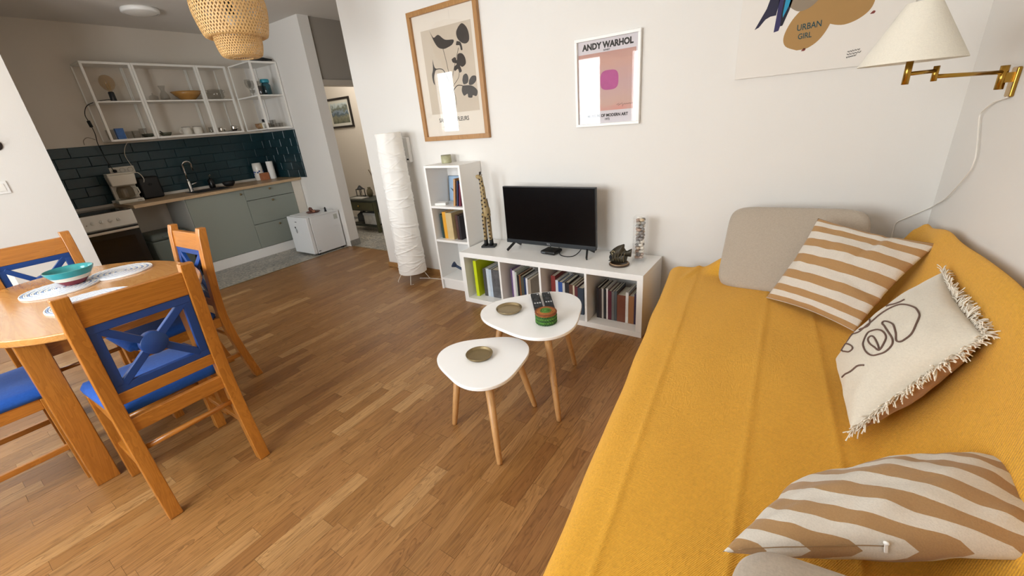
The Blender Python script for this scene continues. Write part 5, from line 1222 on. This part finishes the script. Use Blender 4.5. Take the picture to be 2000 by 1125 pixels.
def art():
    m, n, l, p = nt('pink_artwork'); v = mapping(n, l, 'Object'); s = n.new('ShaderNodeSeparateXYZ'); l.new(v, s.inputs[0])
    f = mth(n, l, 'ADD', mth(n, l, 'MULTIPLY', s.outputs[2], 2.2), mth(n, l, 'MULTIPLY_ADD', nz(n, l, mapping(n, l, 'Object', (1, 1, 5)), 6, 3), .25, -.12))
    l.new(ramp(n, l, f, [(.15, lin('d58f86')), (.3, lin('c9a79b')), (.55, lin('c3a2a0')), (.8, lin('c99f92')), (1, lin('b98f86'))]), p.inputs['Base Color']); p.inputs['Roughness'].default_value = .8; return m
flat('artwork_field', [(.020, .090), (.385, .090), (.385, .418), (.020, .418)], art(), pap2, -.0087)
fl = MB().prism([(.222+.058*math.copysign(abs(math.cos(t))**.62, math.cos(t)), .262+.055*math.copysign(abs(math.sin(t))**.62, math.sin(t))) for t in [2*PI*k/40 for k in range(40)]], -.0093, -.0087, lambda u, v, w: (u, w, v)); obj('plum_patch', fl, M('plum_ink', 'b4568f', .8, var=.15, vscale=30), pap2)
text('lettering', 'ANDY WARHOL', .046, INKK, pap2, wall_mtx(.208, .440, -.0083), 'CENTER', .0022, wide=.93); text('lettering', 'SUNSET', .012, INKK, pap2, wall_mtx(.205, .424, -.0083), 'CENTER', .0004)
text('lettering', 'MUSEUM OF MODERN ART', .024, INKK, pap2, wall_mtx(.208, .054, -.0083), 'CENTER', .0009, wide=.92); text('lettering', '1972', .017, INKK, pap2, wall_mtx(.208, .034, -.0083), 'CENTER', .0005)
obj('signature', MB().tube([(a, -.0092, b) for a, b in ((.270, .118), (.285, .124), (.280, .112), (.295, .120), (.305, .126), (.308, .105), (.318, .122), (.326, .115), (.332, .122), (.340, .116), (.350, .122), (.360, .117), (.378, .124))], .0009, 4), INKK, pap2)
obj('glass', Bx(.015, -.0132, .015, W2-.015, -.0116, H2-.015), PANE, p2)
p3 = thing('canvas_poster', 'large white unframed canvas print with brown ovals above the sofa', 'poster', (1.795, -.001, 1.435))
PW, PH = .665, .93
cv = obj('canvas', Bx(0, -.016, 0, PW, 0, PH), M('canvas_white', 'e6e0d8', .85, var=.01), p3, .001)
def flc(name, pts, m, n=5, y=-.0166, smooth=True):
    P = [(q.x, q.y) for q in catmull([(a, b, 0) for a, b in pts+[pts[0]]], n)[:-1]] if smooth else pts
    return flat(name, P, m, cv, y, .0007, 1.795, 1.435)
KR = M('kraft_brown', 'a9834f', .8, var=.02); NAVY = M('ink_navy', '2b2a3f', .8); 
flc('balloon', [(2.055, 1.535), (2.005, 1.560), (1.993, 1.605), (2.02, 1.67), (2.07, 1.72), (2.12, 1.735), (2.17, 1.70), (2.175, 1.64), (2.145, 1.575), (2.10, 1.540)], KR)
flc('balloon', [(2.13, 1.655), (2.17, 1.628), (2.225, 1.615), (2.28, 1.632), (2.315, 1.668), (2.315, 1.72), (2.26, 1.77), (2.17, 1.775), (2.11, 1.73)], KR, y=-.0163); flc('balloon', [(2.0, 1.725), (2.04, 1.700), (2.085, 1.71), (2.12, 1.75), (2.11, 1.81), (2.04, 1.83), (1.99, 1.79)], M('kraft_grey', '93836f', .8), y=-.0171)
for a, b in ((2.081, 1.533), (2.320, 1.645)): flc('knot', [(a-.008, b-.004), (a+.002, b+.007), (a+.010, b+.004), (a+.006, b-.004)], M('knot_red', '7c3a33', .8))
flc('garment', [(1.92, 1.79), (1.905, 1.735), (1.862, 1.652), (1.880, 1.660), (1.905, 1.690), (1.925, 1.699), (1.948, 1.700), (1.960, 1.79)], NAVY, smooth=False)
flc('garment', [(1.953, 1.79), (1.952, 1.715), (1.947, 1.628), (1.967, 1.632), (1.972, 1.655), (1.985, 1.72), (1.995, 1.79)], M('ink_violet', '37335c', .8), smooth=False); flc('garment', [(1.975, 1.79), (1.970, 1.70), (1.972, 1.650), (1.981, 1.652), (2.0, 1.71), (2.018, 1.79)], M('ink_dark', '23222e', .8), y=-.0171, smooth=False); flc('garment', [(1.983, 1.79), (1.976, 1.700), (1.978, 1.685), (1.996, 1.73), (2.008, 1.79)], M('ink_cyan', '2e93b8', .8), y=-.0175, smooth=False)
text('lettering', 'URBAN', .037, M('ink_teal', '24474c', .8), cv, wall_mtx(2.043-1.795, 1.618-1.435, -.0167, math.radians(3)), 'LEFT', .0005, wide=.80); text('lettering', 'GIRL', .033, MATS['ink_teal'], cv, wall_mtx(2.052-1.795, 1.582-1.435, -.0167, math.radians(2)), 'LEFT', .0005, wide=.80)
for k, L in enumerate((.044, .050, .036)):
    obj('handwriting', MB().tube([(2.257-1.795+q*L/14, -.0170, 1.500-1.435-.0115*k+.0035*math.sin(q*2.3+k)+.0004*q) for q in range(15)], .0011, 4), INKK, cv)
